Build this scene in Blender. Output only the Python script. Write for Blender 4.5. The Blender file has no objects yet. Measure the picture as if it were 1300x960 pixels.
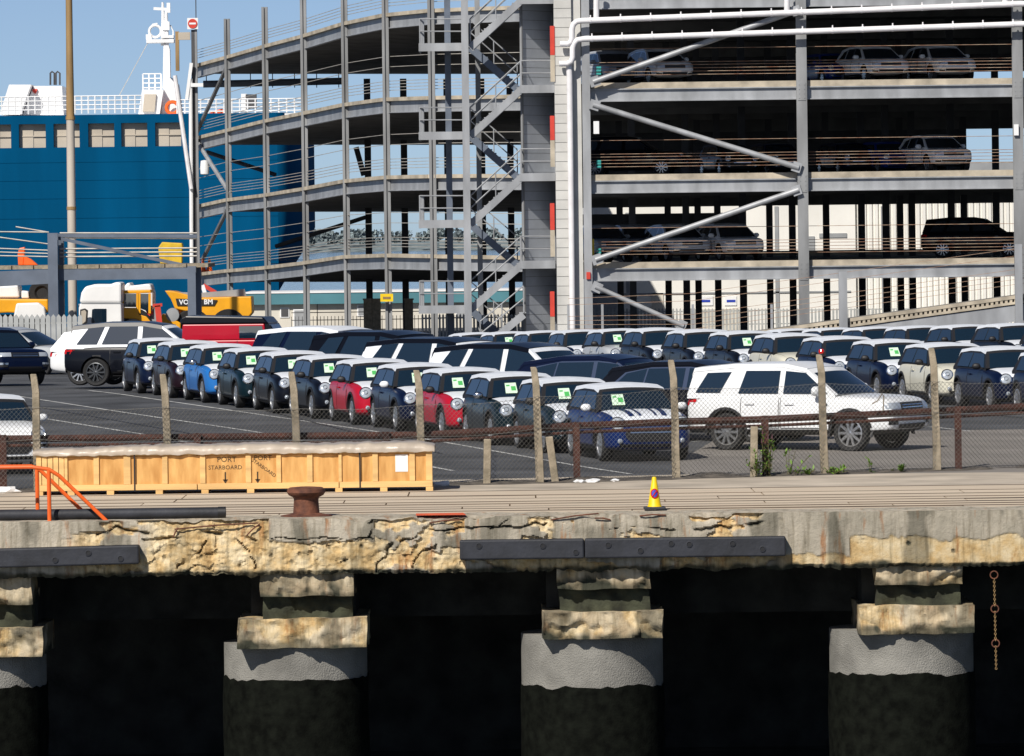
import bpy, bmesh, math, random
from mathutils import Vector, Matrix, noise
from mathutils.bvhtree import BVHTree
random.seed(7)
S = bpy.context.scene
COL = S.collection
# ------------------------------------------------------------------ camera, sky, sun, exposure
F, CX, HY, CAMZ, ROLL = 7700.0, 650.0, 303.0, 4.25, 0.0122     # pixels of the 1300 px wide photograph
cam = bpy.data.objects.new('camera', bpy.data.cameras.new('camera')); COL.objects.link(cam)
cam.data.sensor_width = 36; cam.data.lens = F/1300*36
cam.data.shift_y = -(480-HY)/1300
cam.data.clip_start = 1; cam.data.clip_end = 20000
cam.matrix_world = Matrix.Translation((0, 0, CAMZ)) @ Matrix.Rotation(math.pi/2, 4, 'X') @ Matrix.Rotation(-ROLL, 4, 'Z')
S.camera = cam
SUN_AZ, SUN_EL = math.radians(27), math.radians(40)             # azimuth to the left of straight behind the camera
w = bpy.data.worlds.new('World'); S.world = w; w.use_nodes = True
nt = w.node_tree; bg = nt.nodes['Background']
sky = nt.nodes.new('ShaderNodeTexSky'); sky.sky_type = 'NISHITA'; sky.sun_disc = False
sky.sun_elevation = SUN_EL; sky.sun_rotation = math.pi + SUN_AZ
sky.air_density = 0.35; sky.dust_density = 0.3; sky.ozone_density = 1.5; sky.altitude = 0
nt.links.new(sky.outputs[0], bg.inputs[0]); bg.inputs[1].default_value = 0.088
sd = Vector((-math.sin(SUN_AZ)*math.cos(SUN_EL), -math.cos(SUN_AZ)*math.cos(SUN_EL), math.sin(SUN_EL)))
sun = bpy.data.objects.new('sun', bpy.data.lights.new('sun', 'SUN')); COL.objects.link(sun)
sun.data.energy = 5.0; sun.data.angle = math.radians(0.5); sun.data.color = (1, .95, .87)
sun.rotation_euler = sd.to_track_quat('Z', 'Y').to_euler()
S.view_settings.view_transform = 'Standard'; S.view_settings.look = 'None'
S.view_settings.exposure = 0.0; S.view_settings.gamma = 1; S.view_settings.use_curve_mapping = False

# ------------------------------------------------------------------ measuring helpers
def Wp(px, py, Y):
    u, v = px-CX, py-HY
    return Vector(((u-v*ROLL)*Y/F, Y, CAMZ-(v+u*ROLL)*Y/F))
PROF = [(0, 0), (112, 0), (160, .30), (170, .28), (192, -.14), (216, -.1), (255, 0), (330, -1.2), (9999, -1.2)]
def g(Y):
    for (a, za), (b, zb) in zip(PROF, PROF[1:]):
        if Y <= b: return za+(zb-za)*(Y-a)/(b-a)
    return -1.2
def gs(Y): return (g(Y+.5)-g(Y-.5))
def G(px, py):
    v = py-HY+(px-CX)*ROLL; Y = 110
    for _ in range(60): Y = .5*Y+.5*(CAMZ-g(Y))*F/v
    return Vector(((px-CX-(py-HY)*ROLL)*Y/F, Y, g(Y)))

# ------------------------------------------------------------------ materials
def mat(name, col, rough=.6, metal=0, var=.12, scale=4, bump=0, bscale=None, coat=0, col2=None, spec=.5, stretch=(1, 1, 1), detail=6):
    m = bpy.data.materials.new(name); m.use_nodes = True; n = m.node_tree; P = n.nodes['Principled BSDF']
    P.inputs['Roughness'].default_value = rough; P.inputs['Metallic'].default_value = metal
    P.inputs['Coat Weight'].default_value = coat; P.inputs['Coat Roughness'].default_value = .04
    P.inputs['Specular IOR Level'].default_value = spec
    c = (*col, 1)
    if var or bump:
        tc = n.nodes.new('ShaderNodeTexCoord'); mp = n.nodes.new('ShaderNodeMapping'); mp.inputs['Scale'].default_value = stretch
        n.links.new(tc.outputs['Object'], mp.inputs[0])
        nz = n.nodes.new('ShaderNodeTexNoise'); nz.inputs['Scale'].default_value = scale; nz.inputs['Detail'].default_value = detail
        n.links.new(mp.outputs[0], nz.inputs['Vector'])
        rp = n.nodes.new('ShaderNodeValToRGB'); rp.color_ramp.elements[0].position = .32; rp.color_ramp.elements[1].position = .68
        a = col2 if col2 else tuple(x*(1-var*1.6) for x in col); b = col if col2 else tuple(min(1, x*(1+var)) for x in col)
        rp.color_ramp.elements[0].color = (*a, 1); rp.color_ramp.elements[1].color = (*b, 1)
        n.links.new(nz.outputs[0], rp.inputs[0]); n.links.new(rp.outputs[0], P.inputs['Base Color'])
        if bump:
            bz = n.nodes.new('ShaderNodeTexNoise'); bz.inputs['Scale'].default_value = bscale or scale*4; bz.inputs['Detail'].default_value = 5
            n.links.new(mp.outputs[0], bz.inputs['Vector'])
            bp = n.nodes.new('ShaderNodeBump'); bp.inputs['Strength'].default_value = bump; bp.inputs['Distance'].default_value = .02
            n.links.new(bz.outputs[0], bp.inputs['Height']); n.links.new(bp.outputs[0], P.inputs['Normal'])
    else: P.inputs['Base Color'].default_value = c
    return m
def paint(name, col, rough=.28): return mat(name, col, rough, 0, .06, 1.2, 0, coat=.18, spec=.2)
M = dict(
 white=paint('white_paint', (.80, .81, .82)), film=mat('white_film', (.74, .77, .82), .42, 0, .05, 6, .12, 9),
 cream=paint('cream_paint', (.62, .60, .50)), navy=paint('navy_paint', (.002, .006, .026)), black=paint('black_paint', (.003, .004, .008)),
 maroon=paint('maroon_paint', (.012, .004, .008)), sky=paint('sky_blue_paint', (.02, .15, .46)), red=paint('red_paint', (.42, .008, .025)),
 green=paint('dark_green_paint', (.002, .012, .018)), blue=paint('blue_paint', (.004, .030, .20)), silver=paint('silver_paint', (.42, .44, .46)), dblue=paint('deep_blue_paint', (.003, .018, .10)),
 plastic=mat('black_plastic', (.012, .012, .014), .55, var=0), tyre=mat('tyre_rubber', (.014, .014, .015), .8, var=.2, scale=20),
 glass=mat('car_glass', (.006, .017, .030), .03, 0, 0, spec=1.0), chrome=mat('chrome', (.75, .76, .78), .14, 1, 0),
 rim=mat('alloy', (.60, .61, .63), .28, .85, 0), darkrim=mat('dark_alloy', (.10, .105, .11), .35, .8, 0), lens=mat('lamp_lens', (.55, .6, .66), .06, .35, 0, spec=.8),
 amber=mat('amber_lens', (.8, .22, .02), .2, var=0), redlens=mat('red_lens', (.5, .01, .01), .15, var=0),
 sticker=mat('label_paper', (.62, .80, .62), .6, var=.06, scale=20), stickerg=mat('label_green', (.07, .42, .10), .6, var=0),
 cpad=mat('lot_concrete', (.215, .195, .175), .95, 0, .14, .5, .4, 30), algae=mat('algae_concrete', (.045, .048, .028), .95, 0, .45, 3, .6, 25), joint=mat('timber_joint', (.13, .095, .065), .95, 0, .4, 1.5, stretch=(.3, 1, 1)), asphalt=mat('asphalt', (.068, .071, .078), .9, 0, .34, .45, .5, 40), line=mat('lane_paint', (.62, .62, .6), .8, 0, .3, 2.5, col2=(.25, .25, .25)),
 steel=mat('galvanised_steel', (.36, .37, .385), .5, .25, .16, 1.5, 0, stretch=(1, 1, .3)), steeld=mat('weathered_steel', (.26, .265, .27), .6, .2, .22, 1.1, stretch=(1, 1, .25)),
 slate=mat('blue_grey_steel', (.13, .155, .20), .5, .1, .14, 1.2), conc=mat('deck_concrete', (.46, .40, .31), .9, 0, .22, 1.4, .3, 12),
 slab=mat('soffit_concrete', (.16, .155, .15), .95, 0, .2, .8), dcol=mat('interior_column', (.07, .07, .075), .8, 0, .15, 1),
 cable=mat('rusty_cable', (.46, .36, .26), .7, .1, .3, 3, col2=(.26, .11, .06)), cableg=mat('grey_cable', (.48, .45, .40), .6, .3, .15, 2),
 wpipe=mat('white_pipe', (.80, .78, .79), .35, 0, .06, 2), clad=mat('light_cladding', (.56, .55, .52), .6, 0, .1, .8), cladd=mat('shade_tinted_cladding', (.52, .55, .60), .6, 0, .1, .8),  # cladd: same cladding, with the blue of its shade put into the colour
 doorred=mat('red_door_paint', (.60, .05, .03), .5, 0, .08, 2), hull=mat('hull_blue', (.0, .070, .168), .85, 0, .10, .5, stretch=(1, 1, .12), spec=.05), hulltop=mat('beige_bulwark', (.48, .42, .34), .7, 0, .12, .4),
 shipw=mat('ship_white', (.82, .82, .82), .5, 0, .05, .8), timber=mat('crate_pine', (.74, .46, .18), .7, 0, .16, 2.2, .15, 30, stretch=(.25, 1, 3)),
 ply=mat('crate_plywood', (.74, .42, .14), .7, 0, .2, 3.2, .1, 20, stretch=(2.6, 1, .6), col2=(.50, .24, .06), detail=9), ink=mat('stencil_ink', (.05, .03, .015), .8, var=0),
 sheet=mat('dusty_plastic_sheet', (.46, .39, .315), .35, 0, .12, 3, .35, 7, spec=.6), paper=mat('white_paper', (.8, .8, .8), .7, var=.04),
 rust=mat('rusty_iron', (.20, .075, .04), .8, .1, .35, 7, .4, 30, col2=(.075, .028, .018)), rustd=mat('rusty_rail', (.115, .042, .028), .8, .1, .4, 5, .3, 20, col2=(.04, .018, .015)),
 cpost=mat('concrete_post', (.36, .30, .22), .95, 0, .3, 6, .7, 40, col2=(.20, .17, .12)), wire=mat('fence_wire', (.25, .24, .215), .5, .5, .1, 5),
 orange=mat('orange_paint', (.85, .13, .015), .45, 0, .1, 5), rubber=mat('black_rubber', (.022, .024, .032), .65, 0, .25, 3, .25, 14), bin=mat('bin_yellow', (.62, .40, .02), .6, 0, .15, 3), yellow=mat('cone_yellow', (.85, .58, .005), .5, 0, .08, 6),
 myellow=mat('machine_yellow', (.80, .36, .008), .4, 0, .08, 1.5), twhite=mat('truck_white', (.82, .81, .79), .4, 0, .05, 1), wall=mat('white_wall', (.80, .78, .73), .8, 0, .06, .25), cwall=mat('cream_wall', (.62, .58, .50), .85, 0, .08, .3),
 teal=mat('teal_fascia', (.07, .21, .25), .6, 0, .1, .4), grey=mat('grey_paint', (.30, .31, .32), .6, 0, .12, .8), pal=mat('palisade_steel', (.42, .43, .42), .6, .2, .12, 2),
 leaf=mat('weed_leaf', (.13, .24, .03), .6, 0, .3, 12), stem=mat('weed_stem', (.10, .09, .03), .8, var=.2), flower=mat('weed_flower', (.11, .05, .06), .7, var=.2),
 tree=mat('hazy_foliage', (.19, .235, .245), .9, 0, .35, .15), pole=mat('weathered_pole', (.55, .49, .42), .6, 0, .14, .8, stretch=(1, 1, .2)), polerust=mat('rusty_pole', (.30, .19, .08), .7, 0, .3, 2, stretch=(1, 1, .2)),  # tree: distance haze put into the foliage colour
 apron=mat('quay_apron_surface', (.50, .43, .345), .95, 0, .2, .7, .4, 20), under=mat('shade_dark_concrete', (.030, .030, .026), .9, 0, .4, 2, .5, 12), dirt=mat('fence_line_dirt', (.115, .098, .08), .95, 0, .35, 5, .8, 25), blueink=mat('blue_print', (.02, .05, .4), .5, var=0), weed=mat('added_dark_weed', (.006, .007, .005), .9, 0, .4, 6, .3, 30, spec=.08),  # under: cavity shade put into the colour; weed: added to blacken pier feet
 litter=mat('litter_white', (.75, .76, .77), .6, var=.08), plank=mat('quay_timber', (.66, .55, .42), .9, 0, .22, .8, .4, 14, stretch=(.12, 2, 2), col2=(.50, .41, .31)),
 water=mat('dock_water', (.010, .022, .022), .06, 0, 0, spec=.5), teal2=mat('green_paint', (.05, .35, .33), .5, var=.1),
)
# water ripples
def ripples(m, sc):
    n = m.node_tree; tc = n.nodes.new('ShaderNodeTexCoord'); z = n.nodes.new('ShaderNodeTexNoise'); z.inputs['Scale'].default_value = sc; z.inputs['Detail'].default_value = 4
    b = n.nodes.new('ShaderNodeBump'); b.inputs['Strength'].default_value = .6; b.inputs['Distance'].default_value = .15
    n.links.new(tc.outputs['Object'], z.inputs['Vector']); n.links.new(z.outputs[0], b.inputs['Height']); n.links.new(b.outputs[0], n.nodes['Principled BSDF'].inputs['Normal'])
ripples(M['water'], 1.2)
M['glass'].node_tree.nodes['Principled BSDF'].inputs['IOR'].default_value = 1.8

# ------------------------------------------------------------------ mesh building
class MB:
    def __init__(s): s.v = []; s.f = []; s.mi = []
    def add(s, vs, fs, mi=0):
        o = len(s.v); s.v += [tuple(p) for p in vs]; s.f += [tuple(i+o for i in f) for f in fs]; s.mi += [mi]*len(fs); return s
    def box(s, a, b, mi=0):
        x0, y0, z0 = a; x1, y1, z1 = b
        return s.add([(x0,y0,z0),(x1,y0,z0),(x1,y1,z0),(x0,y1,z0),(x0,y0,z1),(x1,y0,z1),(x1,y1,z1),(x0,y1,z1)],
                     [(0,3,2,1),(4,5,6,7),(0,1,5,4),(1,2,6,5),(2,3,7,6),(3,0,4,7)], mi)
    def cbox(s, c, d, mi=0): return s.box([c[i]-d[i]/2 for i in range(3)], [c[i]+d[i]/2 for i in range(3)], mi)
    def bar(s, p, q, wd, ht, up=(0, 0, 1), mi=0):          # box beam from p to q
        p, q = Vector(p), Vector(q); d = (q-p).normalized(); u = Vector(up)
        r = d.cross(u)
        if r.length < 1e-5: r = d.cross(Vector((0, 1, 0)))
        r.normalize(); u = r.cross(d); r *= wd/2; u *= ht/2
        vs = [p-r-u, p+r-u, p+r+u, p-r+u, q-r-u, q+r-u, q+r+u, q-r+u]
        return s.add(vs, [(0,1,2,3),(7,6,5,4),(0,4,5,1),(1,5,6,2),(2,6,7,3),(3,7,4,0)], mi)
    def ibeam(s, p, q, wd, ht, t=.03, up=(0, 0, 1)):
        p, q = Vector(p), Vector(q); d = (q-p).normalized(); u = Vector(up); r = d.cross(u).normalized(); u = r.cross(d)
        for k in (-1, 1): s.bar(p+u*k*(ht/2-t/2), q+u*k*(ht/2-t/2), wd, t, up)
        return s.bar(p, q, t, ht-2*t-.002, up)
    def tube(s, p, q, r, n=8, r2=None, mi=0):
        p, q = Vector(p), Vector(q); d = (q-p).normalized(); a = d.orthogonal().normalized(); b = d.cross(a); r2 = r if r2 is None else r2
        vs = []
        for k in range(n):
            t = 2*math.pi*k/n; e = a*math.cos(t)+b*math.sin(t); vs += [p+e*r, q+e*r2]
        fs = [(2*k, 2*k+1, (2*k+3) % (2*n), (2*k+2) % (2*n)) for k in range(n)]
        return s.add(vs, fs+[tuple(range(0, 2*n, 2))[::-1], tuple(range(1, 2*n, 2))][::-1], mi)
    def path(s, pts, r, n=8, mi=0):
        pts = [Vector(p) for p in pts]; rings = []; a = None
        for i, p in enumerate(pts):
            d = (pts[min(i+1, len(pts)-1)]-pts[max(i-1, 0)]).normalized()
            a = d.orthogonal().normalized() if a is None else (a-d*a.dot(d)).normalized()
            b = d.cross(a); rings.append([p+(a*math.cos(2*math.pi*k/n)+b*math.sin(2*math.pi*k/n))*r for k in range(n)])
        return s.loft(rings, True, True, mi)
    def loft(s, rings, closed=True, caps=True, mi=0):
        n = len(rings[0]); vs = [p for r in rings for p in r]; fs = []
        for i in range(len(rings)-1):
            for k in range(n if closed else n-1):
                k2 = (k+1) % n; fs.append((i*n+k, i*n+k2, (i+1)*n+k2, (i+1)*n+k))
        if caps: fs += [tuple(range(n))[::-1], tuple(range((len(rings)-1)*n, len(rings)*n))]
        return s.add(vs, fs, mi)
    def lathe(s, prof, c=(0, 0, 0), axis='Z', n=24, caps=True, mi=0):      # prof: (r, h)
        rings = []
        for r, h in prof:
            ring = []
            for k in range(n):
                t = 2*math.pi*k/n; x, y = r*math.cos(t), r*math.sin(t)
                p = {'Z': (x, y, h), 'Y': (x, h, y), 'X': (h, x, y)}[axis]; ring.append((p[0]+c[0], p[1]+c[1], p[2]+c[2]))
            rings.append(ring)
        return s.loft(rings, True, caps, mi)
    def prism(s, poly, a, b, axis='Y', mi=0):                               # poly in the other two axes
        def P(u, v, h): return {'Y': (u, h, v), 'X': (h, u, v), 'Z': (u, v, h)}[axis]
        n = len(poly); vs = [P(u, v, a) for u, v in poly]+[P(u, v, b) for u, v in poly]
        return s.add(vs, [tuple(range(n)), tuple(range(n, 2*n))[::-1]]+[(k, k+n, (k+1) % n+n, (k+1) % n) for k in range(n)], mi)
    def mesh(s, name, smooth=False, angle=35, fix=True):
        me = bpy.data.meshes.new(name); me.from_pydata(s.v, [], s.f); me.polygons.foreach_set('material_index', s.mi)
        if fix:
            bm = bmesh.new(); bm.from_mesh(me); bmesh.ops.recalc_face_normals(bm, faces=bm.faces); bm.to_mesh(me); bm.free()
        if smooth: me.polygons.foreach_set('use_smooth', [True]*len(me.polygons)); me.set_sharp_from_angle(angle=math.radians(angle))
        me.update(); return me
    def build(s, name, mats, parent=None, smooth=False, angle=35, bevel=0, **kw):
        o = link(name, s.mesh(name, smooth, angle), mats, parent); tagp(o, **kw)
        if bevel:
            b = o.modifiers.new('bevel', 'BEVEL'); b.width = bevel; b.segments = 2; b.limit_method = 'ANGLE'
        return o
def link(name, me, mats, parent=None, loc=None):
    o = bpy.data.objects.new(name, me); COL.objects.link(o)
    if parent: o.parent = parent
    if loc is not None: o.location = loc
    mats = mats if isinstance(mats, (list, tuple)) else [mats]
    while len(me.materials) < len(mats): me.materials.append(None)
    for i, m in enumerate(mats):
        o.material_slots[i].link = 'OBJECT'; o.material_slots[i].material = M[m] if isinstance(m, str) else m
    return o
def tagp(o, label=None, cat=None, group=None, kind=None):
    for k, v in (('label', label), ('category', cat), ('group', group), ('kind', kind)):
        if v: o[k] = v
    return o
def thing(name, label, cat, loc=(0, 0, 0), group=None):
    o = bpy.data.objects.new(name, None); COL.objects.link(o); o.location = loc; o.empty_display_size = .3
    return tagp(o, label, cat, group)
class Rel:                                                              # world-space parts under a thing standing at loc
    def __init__(s, t): s.t = t; s.l = t.location.copy()
    def part(s, mb, name, mats, parent=None, **kw):
        mb.v = [tuple(Vector(p)-s.l) for p in mb.v]
        return mb.build(name, mats, parent or s.t, **kw)
def text_mesh(txt, size, ext=.004, bold=0):
    c = bpy.data.curves.new('t', 'FONT'); c.body = txt; c.size = size; c.extrude = ext; c.align_x = 'CENTER'; c.align_y = 'CENTER'; c.offset = bold; c.resolution_u = 2
    o = bpy.data.objects.new('t', c); COL.objects.link(o); dg = bpy.context.evaluated_depsgraph_get()
    me = bpy.data.meshes.new_from_object(o.evaluated_get(dg)); bpy.data.objects.remove(o); bpy.data.curves.remove(c); me.materials.clear(); return me
ORD = ['first', 'second', 'third', 'fourth', 'fifth', 'sixth', 'seventh', 'eighth', 'ninth', 'tenth', 'eleventh', 'twelfth', 'thirteenth', 'fourteenth', 'fifteenth']

# ------------------------------------------------------------------ cars
def rim_mesh(R, n, wd):
    b = MB()
    b.lathe([(R, -.02), (R, .015), (R*.93, .02), (R*.90, -.01)], axis='Y', n=28, caps=False)
    b.lathe([(R*.9, -.06), (.01, -.06)], axis='Y', n=20, caps=False, mi=1)
    b.lathe([(R*.2, -.05), (R*.2, .02), (.005, .03)], axis='Y', n=12, caps=False)
    for k in range(n):
        t = 2*math.pi*k/n; d = Vector((math.cos(t), 0, math.sin(t)))
        b.bar(d*R*.15+Vector((0, .008, 0)), d*R*.92+Vector((0, .002, 0)), R*wd, .03, (0, 1, 0))
    return b.mesh('rim', True, 30)
def tyre_mesh(R, r, wd):
    b = MB(); h = wd/2
    b.lathe([(r, -h+.02), (r, h-.02), (r+.03, h-.002), (R-.035, h), (R-.008, h-.02), (R, h-.05), (R, -h+.05), (R-.008, -h+.02), (R-.035, -h), (r, -h+.02)], axis='Y', n=32, caps=False)
    return b.mesh('tyre', True, 40)
def lerp_prof(pts, n):
    out = []
    for (a, b), k in zip(zip(pts, pts[1:]), n):
        for i in range(k): t = i/k; out.append((a[0]+(b[0]-a[0])*t, a[1]+(b[1]-a[1])*t))
    out.append(pts[-1]); return out
class Car:
    def __init__(s, sp):
        s.sp = sp; s.parts = []
        b = MB(); rings = []
        for (x, w, zb, zs, zt) in sp['st']:
            h = [(0, zb), (.55*w, zb), (.90*w, zb+.03), (.985*w, zb+.14*(zs-zb)), (w, zb+.40*(zs-zb)), (.995*w, zb+.72*(zs-zb)), (.97*w, zs-.05), (.915*w, zs), (.80*w, zs+.55*(zt-zs)), (.45*w, zt-.10*(zt-zs)), (0, zt)]
            rings.append([(x, -y, z) for y, z in h]+[(x, y, z) for y, z in h[-2:0:-1]])
        b.loft(rings)
        me = b.mesh('body'); o = bpy.data.objects.new('tmp', me); COL.objects.link(o); tmp = [o]
        m = o.modifiers.new('s', 'SUBSURF'); m.levels = 2; m.render_levels = 2
        W2, R = sp['W']/2, sp['R']; s.ax = (sp['fx'], sp['rx']); ar = sp.get('ar', R+.055)
        for x in s.ax:
            for sg in (-1, 1):
                c = MB().lathe([(ar, 0), (ar, .34)], (x, sg*(W2+.06) if sg < 0 else W2-.28, R+.01), 'Y', 28)
                co = bpy.data.objects.new('cut', c.mesh('cut')); COL.objects.link(co); tmp.append(co)
                m = o.modifiers.new('b', 'BOOLEAN'); m.object = co; m.operation = 'DIFFERENCE'; m.solver = 'EXACT'
        dg = bpy.context.evaluated_depsgraph_get(); me = bpy.data.meshes.new_from_object(o.evaluated_get(dg))
        for t in tmp: bpy.data.objects.remove(t)
        me.materials.clear(); me.materials.append(None); me.materials.append(None)
        for p in me.polygons:
            c = p.center
            inside = any(math.hypot(c.x-x, c.z-R-.01) < ar+.004 and abs(c.y) < W2*.985 for x in s.ax) and abs(c.y) > W2-.36
            p.material_index = 1 if inside or c.z < sp.get('clad', 0) else 0
            p.use_smooth = True
        me.set_sharp_from_angle(angle=math.radians(32)); s.body = me
        bm = bmesh.new(); bm.from_mesh(me); s.bvh = BVHTree.FromBMesh(bm); bm.free()
        s.P('body', me, ['paint', 'plastic'])
        s.cabin(); s.wheels(); s.face()
    def P(s, name, me, mats, sub=None, loc=None):
        s.parts.append((name, me, mats if isinstance(mats, list) else [mats], sub or [], loc)); return s.parts[-1]
    # --- cabin
    def ytop(s, z):
        sp = s.sp; return sp['wb']+(sp['wr']-sp['wb'])*(z-sp['zb'])/(sp['H']-.03-sp['zb'])
    def T(s, i, yf, off=0):
        (x, z) = s.prof[i]; a = s.prof[max(i-1, 0)]; c = s.prof[min(i+1, len(s.prof)-1)]
        n = Vector((-(c[1]-a[1]), 0, c[0]-a[0])).normalized()
        k = 1-yf*yf; bul = s.sp.get('bul', .10)*(1 if i >= s.i1 else (-.6 if i <= s.i0 else 0))
        t = 0
        if i >= s.i1: t = (i-s.i1)/(len(s.prof)-1-s.i1)
        elif i <= s.i0: t = 1-i/max(1, s.i0)
        return Vector((x+bul*k*(.35+.65*t), yf*(s.ytop(z)), z+s.sp.get('crown', .03)*k*(1-.8*t)))+n*off
    def cabin(s):
        sp = s.sp; pr = sp['prof']; k = [5]+[4]*(len(pr)-3)+[6]
        s.prof = lerp_prof(pr, k); s.i0 = 5; s.i1 = len(s.prof)-1-6
        b = MB(); rings = []; N = 9
        for i in range(len(s.prof)):
            top = [s.T(i, -1+2*j/(N-1)) for j in range(N)]; x, z = s.prof[i]
            rings.append([Vector((x, -sp['wb'], sp['zb']-.06))]+top+[Vector((x, sp['wb'], sp['zb']-.06))])
        b.loft(rings); s.P('cabin_frame', b.mesh('cabin_frame', True, 28), 'pillar')
        def patch(i0, i1, y0, off, name, mats, ym=None):
            q = MB(); ii = list(range(i0, i1+1)); C = 9
            top = [[s.T(i, -y0+2*y0*j/(C-1), off) for j in range(C)] for i in ii]
            sk = sp.get('skirt', .075) if name == 'roof' else .03; bot = [[s.T(i, -y0+2*y0*j/(C-1), off)-Vector((0, 0, sk)) if name == 'roof' else s.T(i, -y0+2*y0*j/(C-1), off-.03) for j in range(C)] for i in ii]
            if name == 'roof':
                for a_, b_ in zip(top, bot):
                    for e_ in (0, C-1):
                        sg_ = -1 if e_ == 0 else 1; a_[e_].y += sg_*.008; b_[e_].y = sg_*(s.ytop(b_[e_].z)+.010)
            q.loft(top, False, False); n = len(ii)
            edge = [top[0][j] for j in range(C)]+[top[i][C-1] for i in range(1, n)]+[top[n-1][j] for j in range(C-2, -1, -1)]+[top[i][0] for i in range(n-2, 0, -1)]
            edb = [bot[0][j] for j in range(C)]+[bot[i][C-1] for i in range(1, n)]+[bot[n-1][j] for j in range(C-2, -1, -1)]+[bot[i][0] for i in range(n-2, 0, -1)]
            q.loft([edge, edb], True, False)
            return s.P(name, q.mesh(name, True, 40), mats)
        patch(s.i0-1, s.i1, 1.0, .014, 'roof', 'roof')
        ws = patch(s.i1+1, len(s.prof)-1, .90, .008, 'windscreen', 'glass')
        patch(0, s.i0-2, .86, .008, 'rear_window', 'glass')
        if sp.get('sticker'):
            i = s.i1+2; q = MB(); c = s.T(i, -.58, .014); d = s.T(i, -.25, .014); e = s.T(i+3, -.56, .014); f = s.T(i+3, -.24, .014)
            q.add([c, d, f, e], [(0, 1, 2, 3)]); lab = q.mesh('permit_label', fix=False)
            q = MB(); L = lambda u, v: (c*(1-u)+d*u)*(1-v)+(e*(1-u)+f*u)*v+Vector((.004, 0, .004))
            q.add([L(.5, .35), L(.9, .35), L(.9, .75), L(.5, .75)], [(0, 1, 2, 3)])
            q.add([L(.1, .2), L(.4, .2), L(.4, .32), L(.1, .32)], [(0, 1, 2, 3)])
            s.P('permit_label', lab, 'sticker', [('label_print', q.mesh('label_print', fix=False), ['stickerg'], None)])
        for sg in (-1, 1):
            if sp.get('trim'):
                q = MB(); s.pane(q, sp['trim'], sg, .004); s.P('window_trim', q.mesh('window_trim'), 'chrome')
            for poly in sp['win']:
                q = MB(); s.pane(q, poly, sg, .010); s.P('side_window', q.mesh('side_window'), 'glass')
    def pane(s, q, poly, sg, off):
        n = len(poly); A = [(x, sg*(s.ytop(z)+off), z) for x, z in poly]; B = [(x, sg*(s.ytop(z)-.02), z) for x, z in poly]
        q.add(A+B, [tuple(range(n)), tuple(range(n, 2*n))]+[(k, (k+1) % n, (k+1) % n+n, k+n) for k in range(n)])
    # --- wheels
    def wheels(s):
        sp = s.sp; R = sp['R']; ty = tyre_mesh(R, R*.70, .22); rm = rim_mesh(R*.71, sp.get('spokes', 10), sp.get('spw', .17))
        rl = rm.copy(); 
        for v in rl.vertices: v.co.y *= -1
        rl.flip_normals()
        for x in s.ax:
            for sg in (-1, 1):
                s.P('wheel', ty, 'tyre', [('rim', rm if sg > 0 else rl, ['rim', 'plastic'], (0, sg*.085, 0))], (x, sg*(sp['W']/2-.135), R))
        if sp.get('arch'):
            for x in s.ax:
                for sg in (-1, 1):
                    q = MB(); r0 = sp.get('ar', R+.055); r1 = r0+sp['arch']; ring = []
                    for k in range(15):
                        t = math.pi*(k/14*1.12-.06); c, d = math.cos(t), math.sin(t)
                        def side(r):
                            px, pz = x+r*c, R+.01+r*d; h = s.bvh.ray_cast(Vector((px, sg*3, pz)), Vector((0, -sg, 0)))
                            yy = abs(h[0].y) if h[0] and abs(h[0].y) > sp['W']/2-.2 else sp['W']/2-.03
                            return px, yy, pz
                        a, bq = side(r0+.004), side(r1)
                        ring.append([(a[0], sg*(bq[1]-.06), a[2]), (a[0], sg*(bq[1]+.016), a[2]), (bq[0], sg*(bq[1]+.012), bq[2]), (bq[0], sg*(bq[1]-.03), bq[2])])
                    q.loft(ring); s.P('wheel_arch_trim', q.mesh('wheel_arch_trim', True, 40), sp.get('archm', 'plastic'))
    # --- surface decals by projection
    def top(s, x, y): h = s.bvh.ray_cast(Vector((x, y, 3)), Vector((0, 0, -1))); return h[0] if h[0] else Vector((x, y, .9))
    def front(s, y, z, sg=1):
        h = s.bvh.ray_cast(Vector((sg*4, y, z)), Vector((-sg, 0, 0))); return (h[0], h[1]) if h[0] else (Vector((sg*s.sp['L']/2, y, z)), Vector((sg, 0, 0)))
    def sidep(s, x, z, sg): h = s.bvh.ray_cast(Vector((x, sg*3, z)), Vector((0, -sg, 0))); return h[0] if h[0] else Vector((x, sg*s.sp['W']/2, z))
    def fpatch(s, name, y0, y1, z0, z1, m, off=.012, n=(8, 4), shape=None, sg=1, add=True):
        rows = []
        for j in range(n[1]+1):
            z = z0+(z1-z0)*j/n[1]; k = shape(j/n[1]) if shape else 1; c = (y0+y1)/2; row = []
            for i in range(n[0]+1):
                y = c+(y0+(y1-y0)*i/n[0]-c)*k; row.append(s.front(y, z, sg)[0]+Vector((sg*off, 0, 0)))
            rows.append(row)
        q = MB().loft(rows, False, False); me = q.mesh(name, True, 50, False)
        return s.P(name, me, m) if add else me
    def tpatch(s, name, x0, x1, w0, w1, m, off=.008, c0=0, c1=0, n=(8, 8)):
        rows = []
        for j in range(n[1]+1):
            t = j/n[1]; x = x0+(x1-x0)*t; w = w0+(w1-w0)*t; c = c0+(c1-c0)*t
            rows.append([s.top(x, c-w+2*w*i/n[0])+Vector((.002, 0, off)) for i in range(n[0]+1)])
        s.P(name, MB().loft(rows, False, False).mesh(name, True, 50, False), m)
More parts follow.
